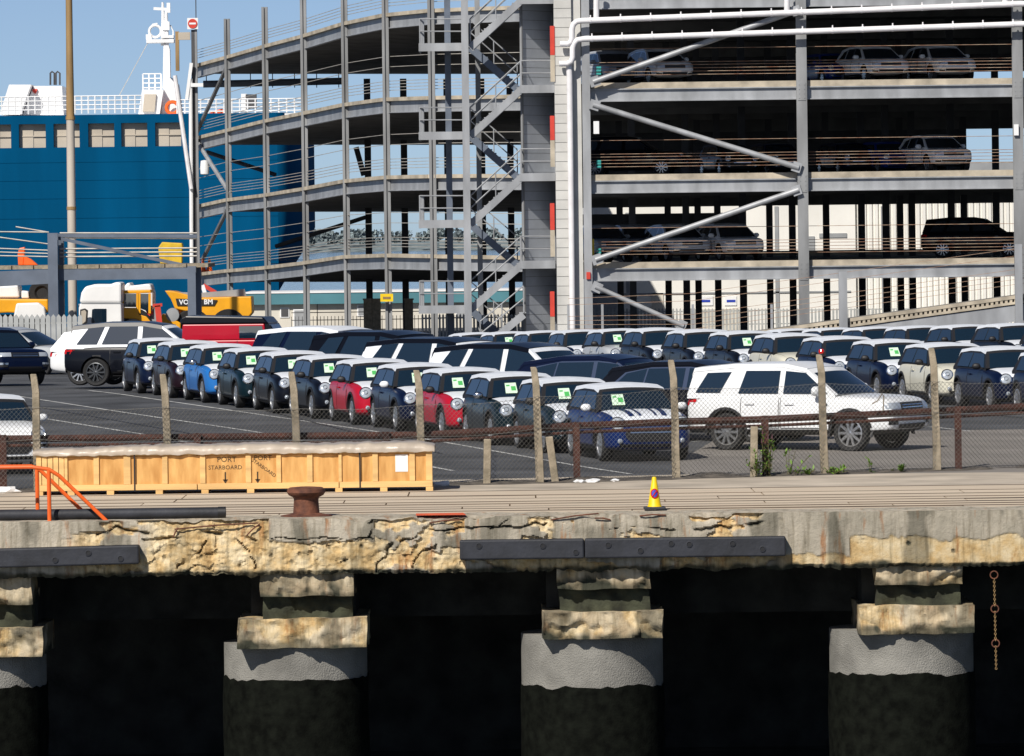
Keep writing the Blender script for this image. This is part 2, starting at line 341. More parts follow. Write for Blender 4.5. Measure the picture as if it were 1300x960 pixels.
    def spatch(s, name, poly, m, sg, off, sub=None):     # quad patch on the flank: poly = x0,x1,z0,z1
        x0, x1, z0, z1 = poly; rows = []
        for j in range(5):
            z = z0+(z1-z0)*j/4; rows.append([s.sidep(x0+(x1-x0)*i/6, z, sg)+Vector((0, sg*off, 0)) for i in range(7)])
        return s.P(name, MB().loft(rows, False, False).mesh(name, True, 50, False), m, sub)
    def lamp(s, y, z, r, name='headlight'):
        p, n = s.front(y, z); d = (n*.75+Vector((1, 0, .12))*.6).normalized(); q = d.to_track_quat('X', 'Z').to_matrix()
        a = MB().lathe([(r*1.22, -.05), (r*1.22, .012), (r*1.08, .028), (r*1.0, .022)], axis='X', n=24, caps=False)
        b = MB().lathe([(r, .018), (r*.8, .032), (r*.4, .040), (.004, .042)], axis='X', n=24, caps=False)
        c = MB().lathe([(r*.42, .038), (r*.42, .052), (r*.36, .056), (r*.34, .05)], axis='X', n=16, caps=False)
        for k in (a, b, c): k.v = [tuple(q @ Vector(v)+p) for v in k.v]
        s.P(name, a.mesh(name, True, 40), 'chrome', [('lens', b.mesh('lens', True, 60), ['lens'], None), ('reflector', c.mesh('reflector', True, 40), ['chrome'], None)])
    def mirror(s, x, z, y, sz=1):
        for sg in (-1, 1):
            q = MB(); rings = []
            for k in range(7):
                t = -1+2*k/6; r = max(.12, math.sqrt(max(0, 1-abs(t)**2.6)))
                rings.append([(x+(.055*math.cos(a)*r)*sz-.02*t, sg*(y+.10*sz*t), z+(.075*math.sin(a)*r)*sz) for a in [2*math.pi*i/10 for i in range(10)]])
            q.loft(rings); st = MB().bar((x, sg*(y-.16), z-.05), (x, sg*(y-.02), z-.02), .05, .04)
            s.P('wing_mirror', q.mesh('wing_mirror', True, 60), 'mirror', [('mirror_stalk', st.mesh('mirror_stalk'), ['plastic'], None)])
    def doors(s, ds, hz):
        for sg in (-1, 1):
            for (x0, x1, z0, z1) in ds:
                hd = MB().bar(s.sidep(x0+.10, hz, sg)+Vector((0, sg*.022, 0)), s.sidep(x0+.30, hz, sg)+Vector((0, sg*.022, 0)), .03, .035, (0, 0, 1)).mesh('door_handle')
                s.spatch('door', (x0, x1, z0, z1), 'paint', sg, .005, [('door_handle', hd, ['handle'], None)])
                q = MB()
                for (a, b) in (((x0, z0), (x0, z1)), ((x1, z0), (x1, z1)), ((x0, z0), (x1, z0))):
                    for k in range(4):
                        f = lambda t: s.sidep(a[0]+(b[0]-a[0])*t, a[1]+(b[1]-a[1])*t, sg)+Vector((0, sg*.004, 0))
                        q.bar(f(k/4), f((k+1)/4), .012, .012)
                s.P('door_gap', q.mesh('door_gap'), 'plastic')
    def face(s): getattr(s, 'face_'+s.sp['face'])()
    def face_hatch(s):
        s.tpatch('bonnet_film', .86, 1.80, .73, .66, 'hood', n=(14, 12))
        for sg in (-1, 1):
            s.lamp(sg*.625, .725, .118); s.lamp(sg*.60, .40, .045, 'fog_light')
        hexs = lambda t: [.80, .95, 1.0, .97, .86][min(4, int(t*4.01))]
        s.fpatch('grille', -.50, .50, .385, .64, 'plastic', .014, (12, 4), hexs)
        for z in (.655, .56): s.fpatch('grille_bar', -.40, .40, z-.012, z+.012, 'chrome', .022, (10, 1))
        s.fpatch('lower_intake', -.60, .60, .225, .345, 'plastic', .012, (10, 2))
        s.mirror(.52, 1.00, .94); s.doors([(-.52, .66, .30, .885)], .80)
        for sg in (-1, 1): s.spatch('sill', (-.95, .78, .185, .275), 'plastic', sg, .012)
        for sg in (-1, 1): s.fpatch('tail_light', sg*.68-.07, sg*.68+.07, .62, .84, 'redlens', .014, (3, 3), None, -1)
    def face_suv(s):
        sp = s.sp; hz = sp['hz']; fw = sp['W']/2
        for sg in (-1, 1):
            me = s.fpatch('headlight', sg*.68-.22, sg*.68+.22, hz-.06, hz+.06, 'lens', .014, (6, 2))
            s.fpatch('fog_light', sg*.70-.14, sg*.70+.14, hz-.30, hz-.24, 'chrome', .014, (4, 1)); s.fpatch('fog_recess', sg*.70-.12, sg*.70+.12, hz-.37, hz-.30, 'plastic', .014, (4, 2))
        s.fpatch('grille', -.46, .46, hz-.085, hz+.06, 'plastic', .016, (10, 3))
        for k in (-.04, .01): s.fpatch('grille_bar', -.42, .42, hz+k-.008, hz+k+.008, 'chrome' if not sp.get('dark') else 'darkrim', .026, (10, 1))
        s.fpatch('lower_intake', -.55, .55, .40, .54, 'plastic', .014, (8, 2))
        s.fpatch('skid_plate', -.40, .40, .31, .37, 'rim', .016, (6, 1))
        s.mirror(sp['mx'], sp['zb']+.10, fw+.06, 1.35); s.doors(sp['doors'], sp['zb']-.15)
        for sg in (-1, 1):
            s.spatch('sill', (s.ax[1]+sp['R']+.1, s.ax[0]-sp['R']-.1, sp['st'][4][2]+.01, sp['st'][4][2]+.13), 'plastic', sg, .012)
            s.fpatch('tail_light', sg*(fw-.16)-.09, sg*(fw-.16)+.09, sp['zb']-.20, sp['zb']-.02, 'redlens', .014, (3, 3), None, -1)
            s.spatch('side_vent', (s.ax[0]-.62, s.ax[0]-.48, sp['zb']-.19, sp['zb']-.14), 'darkrim', sg, .008)
            if sp.get('sidelight'): s.spatch('side_tail_light', (-sp['L']/2+.10, -sp['L']/2+.30, sp['zb']-.13, sp['zb']-.03), 'redlens', sg, .01)
hatch = Car(dict(L=3.82, W=1.727, H=1.414, R=.315, fx=1.15, rx=-1.345, zb=.93, wb=.80, wr=.60, crown=.035, bul=.13, arch=.05, spokes=8, spw=.2, sticker=True, face='hatch', clad=.2,
    st=[(-1.91, .60, .36, .66, .72), (-1.875, .73, .28, .82, .88), (-1.74, .83, .21, .90, .95), (-1.34, .862, .18, .925, .96), (-.6, .862, .17, .925, .96), (.2, .862, .17, .92, .965), (.8, .862, .17, .915, .975), (1.15, .862, .18, .89, .955), (1.48, .85, .20, .85, .92), (1.72, .80, .21, .775, .86), (1.85, .71, .24, .66, .76), (1.915, .56, .30, .55, .64)],
    prof=[(-1.80, .93), (-1.62, 1.33), (-.9, 1.385), (-.1, 1.385), (.30, 1.335), (.80, .955)],
    win=[[(-1.50, .965), (-.62, .965), (-.62, 1.285), (-1.44, 1.265)], [(-.55, .965), (.62, .965), (.24, 1.275), (-.55, 1.285)]]))
SUVST = lambda L, w, b, t: [(-L/2, w*.74, .50, t-.15, t-.10), (-L/2+.06, w*.90, .40, t-.04, t), (-L/2+.32, w*.975, .33, t, t+.03), (-L*.29, w, .29, t+.01, t+.03), (0, w, b, t, t+.03), (L*.185, w, b+.01, t-.01, t+.04), (L*.29, w*.995, .31, t-.04, t+.03), (L*.40, w*.965, .34, t-.05, t+.01), (L*.465, w*.92, .36, t-.09, t-.02), (L*.492, w*.84, .42, t-.18, t-.08), (L*.502, w*.72, .48, t-.30, t-.20)]
rover = Car(dict(L=4.85, W=1.98, H=1.78, R=.385, fx=1.48, rx=-1.44, zb=1.10, wb=.93, wr=.70, crown=.03, bul=.14, face='suv', hz=.91, mx=.78, clad=.36, skirt=.105, spokes=10, spw=.13, sidelight=True,
    st=SUVST(4.85, .985, .27, 1.10), prof=[(-2.30, 1.10), (-2.14, 1.66), (-1.2, 1.745), (-.1, 1.745), (.42, 1.66), (1.16, 1.13)],
    win=[[(-2.0, 1.17), (-1.42, 1.17), (-1.22, 1.645), (-1.69, 1.61)], [(-1.27, 1.17), (-.26, 1.17), (-.26, 1.665), (-1.08, 1.655)], [(-.12, 1.17), (.98, 1.17), (.40, 1.61), (-.12, 1.665)]],
    doors=[(-1.02, -.20, .42, 1.07), (-.16, .90, .42, 1.07)]))
disco = Car(dict(L=4.59, W=1.90, H=1.72, R=.37, fx=1.42, rx=-1.32, zb=1.08, wb=.89, wr=.70, crown=.03, bul=.14, face='suv', hz=.90, mx=.74, arch=.055, clad=.44, spokes=10, spw=.19, sidelight=True,
    st=SUVST(4.59, .945, .30, 1.08), prof=[(-2.20, 1.10), (-2.10, 1.60), (-1.2, 1.68), (-.1, 1.69), (.40, 1.60), (1.08, 1.11)],
    win=[[(-2.02, 1.14), (-1.48, 1.14), (-1.27, 1.54), (-1.80, 1.52)], [(-1.06, 1.13), (-.18, 1.13), (-.18, 1.57), (-.94, 1.565)], [(-.06, 1.13), (.92, 1.13), (.38, 1.53), (-.06, 1.565)]],
    doors=[(-.98, -.14, .46, 1.05), (-.10, .88, .46, 1.05)]))
estate = Car(dict(L=4.73, W=1.93, H=1.64, R=.37, fx=1.45, rx=-1.42, zb=1.02, wb=.90, wr=.66, crown=.03, bul=.16, face='suv', hz=.80, mx=.72, clad=.30, spokes=10, spw=.15, dark=True,
    st=SUVST(4.73, .96, .26, 1.02), prof=[(-2.28, 1.06), (-1.92, 1.48), (-1.0, 1.60), (-.1, 1.61), (.36, 1.53), (1.24, 1.05)],
    trim=[(-1.98, 1.06), (1.12, 1.06), (.42, 1.48), (-.1, 1.52), (-1.0, 1.505), (-1.60, 1.40)],
    win=[[(-1.86, 1.085), (-1.16, 1.085), (-1.10, 1.475), (-1.56, 1.38)], [(-1.12, 1.085), (-.20, 1.085), (-.20, 1.495), (-1.06, 1.48)], [(-.10, 1.085), (1.00, 1.085), (.38, 1.455), (-.10, 1.495)]],
    doors=[(-1.0, -.18, .42, .99), (-.14, .92, .42, .99)]))
NCAR = [0]
def place(model, name, label, X, Y, ang, cols, group, z=None, cat='car'):
    z0 = g(Y) if z is None else z
    root = thing(name, label, cat, group=group)
    sl = gs(Y) if z is None else 0
    n = Vector((0, -sl, 1)).normalized(); f = Vector((math.cos(ang), math.sin(ang), 0)); f = (f-n*f.dot(n)).normalized(); l = n.cross(f)
    root.matrix_world = Matrix(((f.x, l.x, n.x, X), (f.y, l.y, n.y, Y), (f.z, l.z, n.z, z0), (0, 0, 0, 1)))
    C = dict(roof=cols['paint'], pillar=cols['paint'], hood=cols['paint'], mirror=cols['paint'], handle=cols['paint'], rim='rim'); C.update(cols)
    for (pn, me, ms, sub, loc) in model.parts:
        if pn in cols.get('skip', ()): continue
        if pn == 'permit_label': jy = random.uniform(-.09, .09); loc = (.022, jy, .012*random.random())
        o = link(pn, me, [C.get(k, k) for k in ms], root, loc)
        for (sn, sm, sms, sl2) in sub: link(sn, sm, [C.get(k, k) for k in sms], o, sl2)
    return root
LANE = math.radians(14.4); HD = -math.pi/2+LANE           # lane cars point towards the camera and to the right
STEP = Vector((-math.sin(LANE), math.cos(LANE)))*4.2
film = dict(roof='film', hood='film', pillar='plastic')
A0 = Vector((2.46, 114.9))-Vector((math.sin(LANE), -math.cos(LANE)))*1.15
laneA = ['dblue', 'green', 'green', 'red', 'navy', 'red', 'black', 'black', 'green', 'sky', 'maroon', 'navy']
descA = ['bright blue small hatchback with white striped bonnet at the near end of the left lane', 'dark green small hatchback second in the left lane, behind the striped blue one',
 'dark teal small hatchback right in front of the nearer red one', 'nearer of the two red small hatchbacks in the left lane', 'navy small hatchback with one white mirror between the two red ones',
 'farther of the two red small hatchbacks in the left lane', 'black small hatchback just behind the farther red one', 'black small hatchback second behind the farther red one',
 'dark small hatchback just in front of the sky blue one', 'sky blue small hatchback near the far end of the left lane', 'very dark maroon small hatchback, second from the far end of the left lane', 'navy small hatchback at the far end of the left lane']
for i, c in enumerate(laneA):
    p = A0+STEP*i; k = dict(film, paint=c, mirror='white' if i in (0, 4) else ('chrome' if i in (2, 9) else 'plastic'))
    r = place(hatch, 'small_hatchback', descA[i], p.x, p.y, HD-.035+random.uniform(-.012, .012), k, 'small hatchbacks queued in the left lane')
    if i == 0:
        for (a, b2) in ((-.42, -.30), (-.20, -.14), (.14, .20), (.30, .42)):
            rows = []
            for j in range(9):
                x = .88+.80*j/8; sc = 1-.12*j/8; rows.append([hatch.top(x, y*sc)+Vector((.002, 0, .013)) for y in (a, (a+b2)/2, b2)])
            me = MB().loft(rows, False, False).mesh('bonnet_stripe', True, 50, False); link('bonnet_stripe', me, 'dblue', r)
B1 = Vector((10.72, 143.6))-Vector((math.sin(LANE), -math.cos(LANE)))*1.15
laneB = ['navy', 'navy', 'cream', 'navy', 'navy', 'cream', 'black', 'black', 'black', 'silver', 'navy', 'silver', 'navy', 'black']
for i, c in enumerate(laneB):
    p = B1+STEP*(i-2); k = dict(film, paint=c, mirror='plastic')
    if c in ('cream', 'silver'): k['hood'] = c
    k['skip'] = ('permit_label',) if i % 3 else ()
    lb = ('cream white' if c == 'cream' else ('silver' if c == 'silver' else ('navy blue' if c == 'navy' else 'black')))+' white-roofed small hatchback, '+ORD[i]+' from right in front right-hand lane'
    place(hatch, 'small_hatchback', lb, p.x, p.y, HD-.035+random.uniform(-.012, .012), k, 'small hatchbacks in the front right-hand lane')
laneC = ['navy', 'black', 'navy', 'blue', 'navy', 'black', 'black']
for i, c in enumerate(laneC):
    p = Vector((15.2, 166.0))+STEP*i; k = dict(film, paint=c, mirror='plastic', skip=('permit_label',))
    place(hatch, 'small_hatchback', 'pale-roofed small hatchback, '+ORD[i]+' from right in the back lane before the ramp', p.x, p.y, HD, k, 'small hatchbacks in the back right-hand lane')
# angled SUVs between the lanes
SA = math.radians(-31)
sx, sy = 5.75, 118.9
place(disco, 'sport_utility_car', 'white sport utility car parked side-on behind the fence, right of the striped blue hatchback', sx, sy, SA, dict(paint='white', roof='white', pillar='white', handle='white'), 'angled sport utility cars')
sq = [(estate, 'black', 'glossy dark estate with silver window trim just behind the white sport utility car'), (estate, 'navy', 'dark navy estate with silver window trim, second behind the white sport utility car'),
      (rover, 'black', 'black sport utility car with white pillars just left of the navy estate'), (rover, 'black', 'black sport utility car with white pillars behind the red hatchbacks, farther of two'),
      (rover, 'black', 'all-black sport utility car with dark pillars in front of the stair foot'), (rover, 'navy', 'dark sport utility car with white roof right of the red van')]
for i, (m, c, lb) in enumerate(sq):
    k = dict(paint=c, pillar='film' if i in (2, 3) else c, roof='film' if i == 5 else c, mirror='plastic')
    X, Y = [(4.05, 124.2), (2.25, 129.6), (.42, 135.4), (-1.25, 141.6), (-2.75, 149.6), (-4.4, 156.0)][i]
    place(m, 'sport_utility_car' if m is rover else 'estate_car', lb, X, Y, SA if i < 2 else SA-.07, k, 'angled sport utility cars')
# cars at the left
p = G(205, 490); place(rover, 'sport_utility_car', 'black sport utility car with white pillars at the far left beside the lane end', p.x-.25, p.y+1.2, math.radians(-12), dict(paint='black', pillar='film', roof='black', rim='darkrim'), None)
p = G(172, 490); place(estate, 'sport_utility_car', 'white car half hidden behind the black sport utility car at left', p.x-.15, p.y+3.2, math.radians(-12), dict(paint='white', pillar='white', roof='white'), None)
p = G(10, 489); place(disco, 'sport_utility_car', 'dark navy sport utility car facing right at the left edge', p.x-.7, p.y+2.2, HD+.30, dict(paint='navy', pillar='black', roof='navy', hood='navy'), None)
p = G(20, 482); place(estate, 'estate_car', 'silver car partly hidden behind the dark navy one at left', p.x-.3, p.y+4.2, math.radians(-26), dict(paint='silver', roof='silver', pillar='silver'), None)
p = G(2, 602); place(hatch, 'small_hatchback', 'white small hatchback behind the fence at the left edge, beside the crate', p.x-.35, p.y+1.4, HD, dict(paint='white', roof='film', hood='white', pillar='plastic', skip=('permit_label',)), None)

def fy(x): return 105.2+(.436 if x > 0 else .10)*x                      # line of the fence in plan

# ------------------------------------------------------------------ ground, water
def strip(name, mats, rows, **kw):      # rows of (Y, z, x0, x1)
    b = MB(); vs = []; fs = []
    for (Y, z, x0, x1) in rows: vs += [(x0, Y, z), (x1, Y, z)]
    for i in range(len(rows)-1): fs.append((2*i, 2*i+1, 2*i+3, 2*i+2))
    b.add(vs, fs); me = b.mesh(name, fix=False); o = link(name, me, mats); return tagp(o, **kw)
lot = strip('asphalt_lot', 'asphalt', [(Y, g(Y), -90, 90) for Y in (105.0, 112, 160, 184, 216, 255, 330, 398)], kind='structure')
wb_ = strip('water', 'water', [(-60, -4.6, -400, 400), (140, -4.6, -400, 400)], kind='structure')
w2 = strip('water', 'water', [(398.2, -2.2, -3000, 3000), (9000, -2.2, -3000, 3000)], kind='structure')
def gline(name, pts, wd, m):
    P2 = [G(*p) for p in pts]; b = MB(); rows = []
    n = 40
    for i in range(n+1):
        t = i/n*(len(P2)-1); k = min(int(t), len(P2)-2); q = P2[k].lerp(P2[k+1], t-k); d = (P2[k+1]-P2[k]); d.z = 0; d.normalize(); r = Vector((-d.y, d.x, 0))*wd/2
        rows.append([Vector((q.x+r.x, q.y+r.y, g(q.y+r.y)+.006)), Vector((q.x-r.x, q.y-r.y, g(q.y-r.y)+.006))])
    return link(name, b.loft(rows, False, False).mesh(name, fix=False), m, lot)
gline('lane_line', [(112, 496), (463, 546), (549, 559), (800, 602)], .10, 'line'); gline('lane_line', [(-10, 499), (152, 523), (328, 549), (575, 598)], .10, 'line')
gline('lane_line', [(40, 529), (178, 551), (260, 566)], .10, 'line'); gline('lane_line', [(880, 561), (1000, 549)], .10, 'line'); gline('lane_line', [(1180, 542), (1235, 548)], .10, 'line')
PP = [G(*p) for p in ((852, 592), (905, 560), (1000, 551), (1100, 548), (1320, 545), (1320, 600), (1000, 603), (880, 608))]
b = MB(); b.add([(p.x, p.y, .005+g(p.y)) for p in PP], [tuple(range(8))]); link('concrete_pad', b.mesh('concrete_pad', fix=False), 'cpad', lot)
for pts in ([(20, 512), (330, 566), (430, 590)], [(330, 520), (560, 576)], [(1190, 520), (1310, 532)]): gline('tar_seam', pts, .07, 'plastic')
# broken dirt strip along the fence
b = MB(); rows = []
for i in range(121):
    x = -11+22*i/120; yb = fy(x)+.3; r = []
    for j in range(7):
        y = yb-.75+1.5*j/6+.22*noise.noise((x*1.7, j*.0, 3)); h = .006+max(0, (.03+.08*noise.noise((x*1.3, 5, 1)))*math.sin(math.pi*j/6)+.03*noise.noise((x*6, j*.9, 2)))*(1 if 0 < j < 6 else 0)
        r.append(Vector((x, y, h)))
    rows.append(r)
tagp(link('dirt_strip', b.loft(rows, False, False).mesh('dirt_strip', True, 60, False), 'dirt'), kind='structure')

# ------------------------------------------------------------------ quay
YE = 93.0
quay = thing('quay', None, None); quay['kind'] = 'structure'
edges = [94.2, 94.75, 95.5, 96.3, 97.2, 98.1, 99.2, 100.4, 102.2]
for k in range(len(edges)-1):
    xs = [-14]
    while xs[-1] < 13: xs.append(xs[-1]+random.uniform(3.2, 6.5))
    gp = random.uniform(.07, .15)
    for x0, x1 in zip(xs, xs[1:]):
        MB().box((x0+.012, edges[k]+.004, -.4), (x1-.012, edges[k+1]-gp, random.uniform(-.004, .004))).build('deck_plank', 'plank', quay)
    MB().box((-14, edges[k+1]-gp+.004, -.3), (14, edges[k+1]-.001, .007+random.uniform(-.002, .002))).build('plank_joint', 'joint', quay)
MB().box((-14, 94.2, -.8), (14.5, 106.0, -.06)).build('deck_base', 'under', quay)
b = MB(); b.add([(-14, 102.23, .002), (14, 102.23, .002), (14, fy(14)-.25, .008), (-14, fy(-14)-.25, .008)], [(0, 1, 2, 3)]); link('apron', b.mesh('apron', fix=False), 'apron', quay)
def concrete_mat():
    m = bpy.data.materials.new('quay_concrete'); m.use_nodes = True; n = m.node_tree; P = n.nodes['Principled BSDF']; P.inputs['Roughness'].default_value = .93; N = n.nodes.new; K = n.links.new
    at = N('ShaderNodeAttribute'); at.attribute_name = 'spall'; at2 = N('ShaderNodeAttribute'); at2.attribute_name = 'stain'
    tc = N('ShaderNodeTexCoord')
    def nz(sc, st=(1, 1, 1), d=7):
        mp = N('ShaderNodeMapping'); mp.inputs['Scale'].default_value = st; K(tc.outputs['Object'], mp.inputs[0]); z = N('ShaderNodeTexNoise'); z.inputs['Scale'].default_value = sc; z.inputs['Detail'].default_value = d; z.inputs['Roughness'].default_value = .65; K(mp.outputs[0], z.inputs['Vector']); return z.outputs[0]
    def ramp(i, *cs):
        r = N('ShaderNodeValToRGB'); e = r.color_ramp.elements
        while len(e) < len(cs): e.new(.5)
        for q, (p, c) in zip(e, cs): q.position = p; q.color = (*c, 1)
        K(i, r.inputs[0]); return r.outputs[0]
    def mix(f, a, b_, bt='MIX'):
        x = N('ShaderNodeMix'); x.data_type = 'RGBA'; x.blend_type = bt
        if hasattr(f, 'links') or not isinstance(f, float): K(f, x.inputs[0])
        else: x.inputs[0].default_value = f
        K(a, x.inputs[6]); K(b_, x.inputs[7]); return x.outputs[2]
    skin = ramp(nz(1.6), (.3, (.30, .27, .21)), (.5, (.44, .39, .31)), (.7, (.60, .53, .42)))
    core = ramp(nz(2.6), (.28, (.36, .20, .07)), (.42, (.62, .43, .20)), (.58, (.72, .58, .36)), (.75, (.78, .66, .48)))
    c = mix(at.outputs['Fac'], skin, core)
    rust = ramp(nz(2.2, (2.4, 1, .45)), (.57, (0, 0, 0)), (.68, (1, 1, 1)))
    rc = N('ShaderNodeRGB'); rc.outputs[0].default_value = (.34, .13, .03, 1); sc = N('ShaderNodeMath'); sc.operation = 'MULTIPLY'; sc.inputs[1].default_value = .75; K(rust, sc.inputs[0]); c = mix(sc.outputs[0], c, rc.outputs[0])
    dk = N('ShaderNodeRGB'); dk.outputs[0].default_value = (.035, .036, .022, 1); c = mix(at2.outputs['Fac'], c, dk.outputs[0])
    st = ramp(nz(3.0, (3, 1, .3)), (.34, (.42, .40, .34)), (.52, (1, 1, 1))); c = mix(.75, c, st, 'MULTIPLY')
    K(c, P.inputs['Base Color'])
    bp = N('ShaderNodeBump'); bp.inputs['Strength'].default_value = .8; bp.inputs['Distance'].default_value = .02; K(nz(22), bp.inputs['Height']); K(bp.outputs[0], P.inputs['Normal'])
    return m
M['qconc'] = concrete_mat()
def sm(a, b_, x): t = max(0, min(1, (x-a)/(b_-a))); return t*t*(3-2*t)
def attr(me, name, vals):
    a = me.attributes.new(name, 'FLOAT', 'POINT'); a.data.foreach_set('value', vals)
# edge beam: top coping wraps into the broken front face
b = MB(); rows = []; sp_, stn = [], []
NX, x0, x1 = 1180, -11.2, 11.8
CRK = [([(176, 685), (215, 682), (262, 678), (300, 680), (322, 688)], 3.2), ([(226, 724), (246, 704), (262, 690)], 3), ([(470, 724), (480, 707), (492, 690)], 3.5), ([(468, 664), (478, 653), (486, 650)], 2.2), ([(556, 673), (600, 669), (650, 669), (690, 664)], 2.4), ([(876, 671), (930, 669), (990, 661)], 3.4), ([(336, 686), (356, 682), (375, 684), (405, 682), (440, 686), (467, 684), (468, 674)], 1.5), ([(520, 722), (530, 702), (552, 692)], 2), ([(120, 680), (150, 672), (180, 676)], 3), ([(620, 672), (640, 660)], 1.5), ([(770, 672), (800, 668), (850, 672)], 1.6), ([(300, 686), (310, 700), (318, 722)], 1.6), ([(1073, 716), (1076, 704), (1090, 690), (1118, 684)], 1.2), ([(505, 690), (530, 676), (560, 672)], 1.8), ([(420, 722), (432, 704)], 1.2)]
HOL = [(340, 706), (375, 704), (413, 695), (455, 694), (366, 714), (300, 719), (250, 706), (204, 708), (510, 706), (548, 712), (432, 712), (1150, 690), (1205, 700)]
def segd(px, py, a, c):
    vx, vy = c[0]-a[0], c[1]-a[1]; t = max(0, min(1, ((px-a[0])*vx+(py-a[1])*vy)/(vx*vx+vy*vy))); return math.hypot(px-a[0]-t*vx, py-a[1]-t*vy)
NT = 44
for j in range(10+NT+1):
    r = []
    for i in range(NX+1):
        x = x0+(x1-x0)*i/NX; px = CX+x*F/YE
        brk = sm(60, 120, px)*(1-sm(965, 995, px)); brk2 = sm(965, 1000, px)
        e = brk*max(0, noise.fractal((x*1.5, 2.2, 0), 1, 2, 4)+.10)
        if j < 10:
            t = j/9; y = 94.25-(94.25-YE)*t; z = .01*noise.noise((x*2, y*2, 0)); s_ = .35*max(0, noise.noise((x*.9, y, 4))); st_ = .25*max(0, noise.noise((x*1.6, y*3, 9)))
            k_ = e*sm(.74, 1, t); z -= .11*k_; y += .05*k_
        else:
            t = (j-10)/NT; z = -.86*t; py = 655-(px-650)*.0122+t*71
            wob = noise.fractal((x*4, z*4, 7.7), 1, 2.1, 4); n1 = noise.fractal((x*1.1, z*2.2, 3.1), 1, 2.1, 4); n2 = noise.fractal((x*7, z*8, 2.2), 1, 2, 5)
            if px < 336: keep = sm(.05, -.05, n1+.10+.3*t)*(1-sm(170, 200, px))
            elif px < 470: keep = sm(.44, .40, t+.10*wob)
            elif px < 585: keep = sm(-.12, -.2, n1+.25*wob)
            else: keep = sm(-.02, -.10, n1+.2*wob-.15)
            gone = brk*(1-max(0, min(1, keep)))
            bnd = .45 if px > 1075 else .80
            low = brk2*sm(0, .035, t-bnd+.10*wob+.10*math.sin(x*1.7)*(1 if px < 1075 else .35))
            wq = Vector((x*1.9+.3*n2, z*3+.3*wob, 0)); vd, vp = noise.voronoi(wq); cell = noise.noise(Vector(vp[0])*3.7)
            crack = 0
            pw = px+9*wob; qw = py+4*wob
            for pl, wd in CRK:
                if pw < min(q[0] for q in pl)-8 or pw > max(q[0] for q in pl)+8: continue
                d_ = min(segd(pw, qw, a_, c_) for a_, c_ in zip(pl, pl[1:])); crack = max(crack, (1-sm(wd*.22, wd*.75, d_))*sm(-.45, .1, noise.noise((x*3.3, z*3, 17))))
            hole = max(1-sm(1.5, 3.6, math.hypot(px-hx+2*wob, py-hy)) for hx, hy in HOL)
            dep = .045*gone+.018*low+(.022*n2+.040*cell+.016*noise.noise((x*19, z*19, 1)))*gone+.005*n2+(.055*crack*brk+.02*crack)+.03*hole
            y = YE+max(-.02, dep)+.05*sm(.93, 1, t); z -= (.05*noise.noise((x*2.1, 0, 6))+.03*noise.noise((x*9, 0, 6))+.02*noise.noise((x*21, 0, 6)))*sm(.88, 1, t); s_ = max(gone, low)
            st_ = .9*sm(.88, .98, t+.07*wob)+.6*crack+.6*hole+.5*sm(.10, .34, noise.fractal((x*1.7, z*.5, 20), 1, 2, 4))*(1-.5*gone)+.16*brk2  # cracks are also darkened through this mask
            z -= .11*e*(1-sm(0, .25, t)); y += .05*e*(1-sm(0, .2, t))
        r.append((x, y, z)); sp_.append(min(1, s_)); stn.append(max(0, min(1, st_)))
    rows.append(r)
ebm = b.loft(rows, False, False).mesh('edge_beam', True, 30, False); attr(ebm, 'spall', sp_); attr(ebm, 'stain', stn)
ebm.flip_normals(); link('edge_beam', ebm, 'qconc', quay)
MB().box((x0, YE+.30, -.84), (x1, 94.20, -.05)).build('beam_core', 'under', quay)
# rusty reinforcing bars showing in the broken face
for (a, c_) in (((222, 672), (328, 664)), ((545, 664), (585, 660)), ((700, 660), (760, 652)), ((755, 658), (775, 660)), ((812, 655), (845, 654)), ((330, 665), (313, 680)), ((220, 682), (226, 670))):
    p, q = Wp(*a, YE-.01), Wp(*c_, YE-.01); MB().path([p, p.lerp(q, .5)+Vector((0, -.02, .015)), q], .012, 6).build('reinforcing_bar', 'rust', quay, smooth=True)
def rock(a, c_, seed, amp=.035, res=.07, stain=.2, spall=.5):     # rough concrete block
    bm = bmesh.new(); bmesh.ops.create_cube(bm, size=1)
    d = [c_[i]-a[i] for i in range(3)]
    for v in bm.verts: v.co = Vector([a[i]+(v.co[i]+.5)*d[i] for i in range(3)])
    for ax in range(3):
        ed_ = [e for e in bm.edges if abs((e.verts[0].co-e.verts[1].co)[ax]) > 1e-4]; bmesh.ops.subdivide_edges(bm, edges=ed_, cuts=int(min(44, max(1, d[ax]/(res*.8)))), use_grid_fill=True)
    sv, tv = [], []
    for v in bm.verts:
        p = v.co*1.0; n3 = noise.fractal(p*2.3+Vector((seed, 0, 0)), 1, 2, 4); t = (p.z-a[2])/d[2]
        chip = sm(.05, .3, noise.fractal(p*1.6+Vector((0, seed, 0)), 1, 2, 3))
        v.co += Vector((.6*noise.noise(p*3+Vector((seed, 2, 1))), abs(n3)*1.2+chip*1.0, .35*noise.noise(p*3+Vector((2, seed, 1)))))*amp+Vector((0, .03*noise.noise(p*9)+.05*max(0, noise.cell(p*3.3+Vector((seed, 0, 0)))-.62)+.03*noise.noise(p*17), 0))
        sv.append(max(spall*.6, chip)); tv.append(max(0, min(1, stain+.7*sm(.30, .05, t+.3*n3)+.5*sm(.02, .25, noise.fractal(p*Vector((3, 1, 1.6))+Vector((7, seed, 0)), 1, 2, 3)))))
    me = bpy.data.meshes.new('block'); bm.to_mesh(me); bm.free(); attr(me, 'spall', sv); attr(me, 'stain', tv)
    me.polygons.foreach_set('use_smooth', [True]*len(me.polygons)); me.set_sharp_from_angle(angle=math.radians(50)); return me
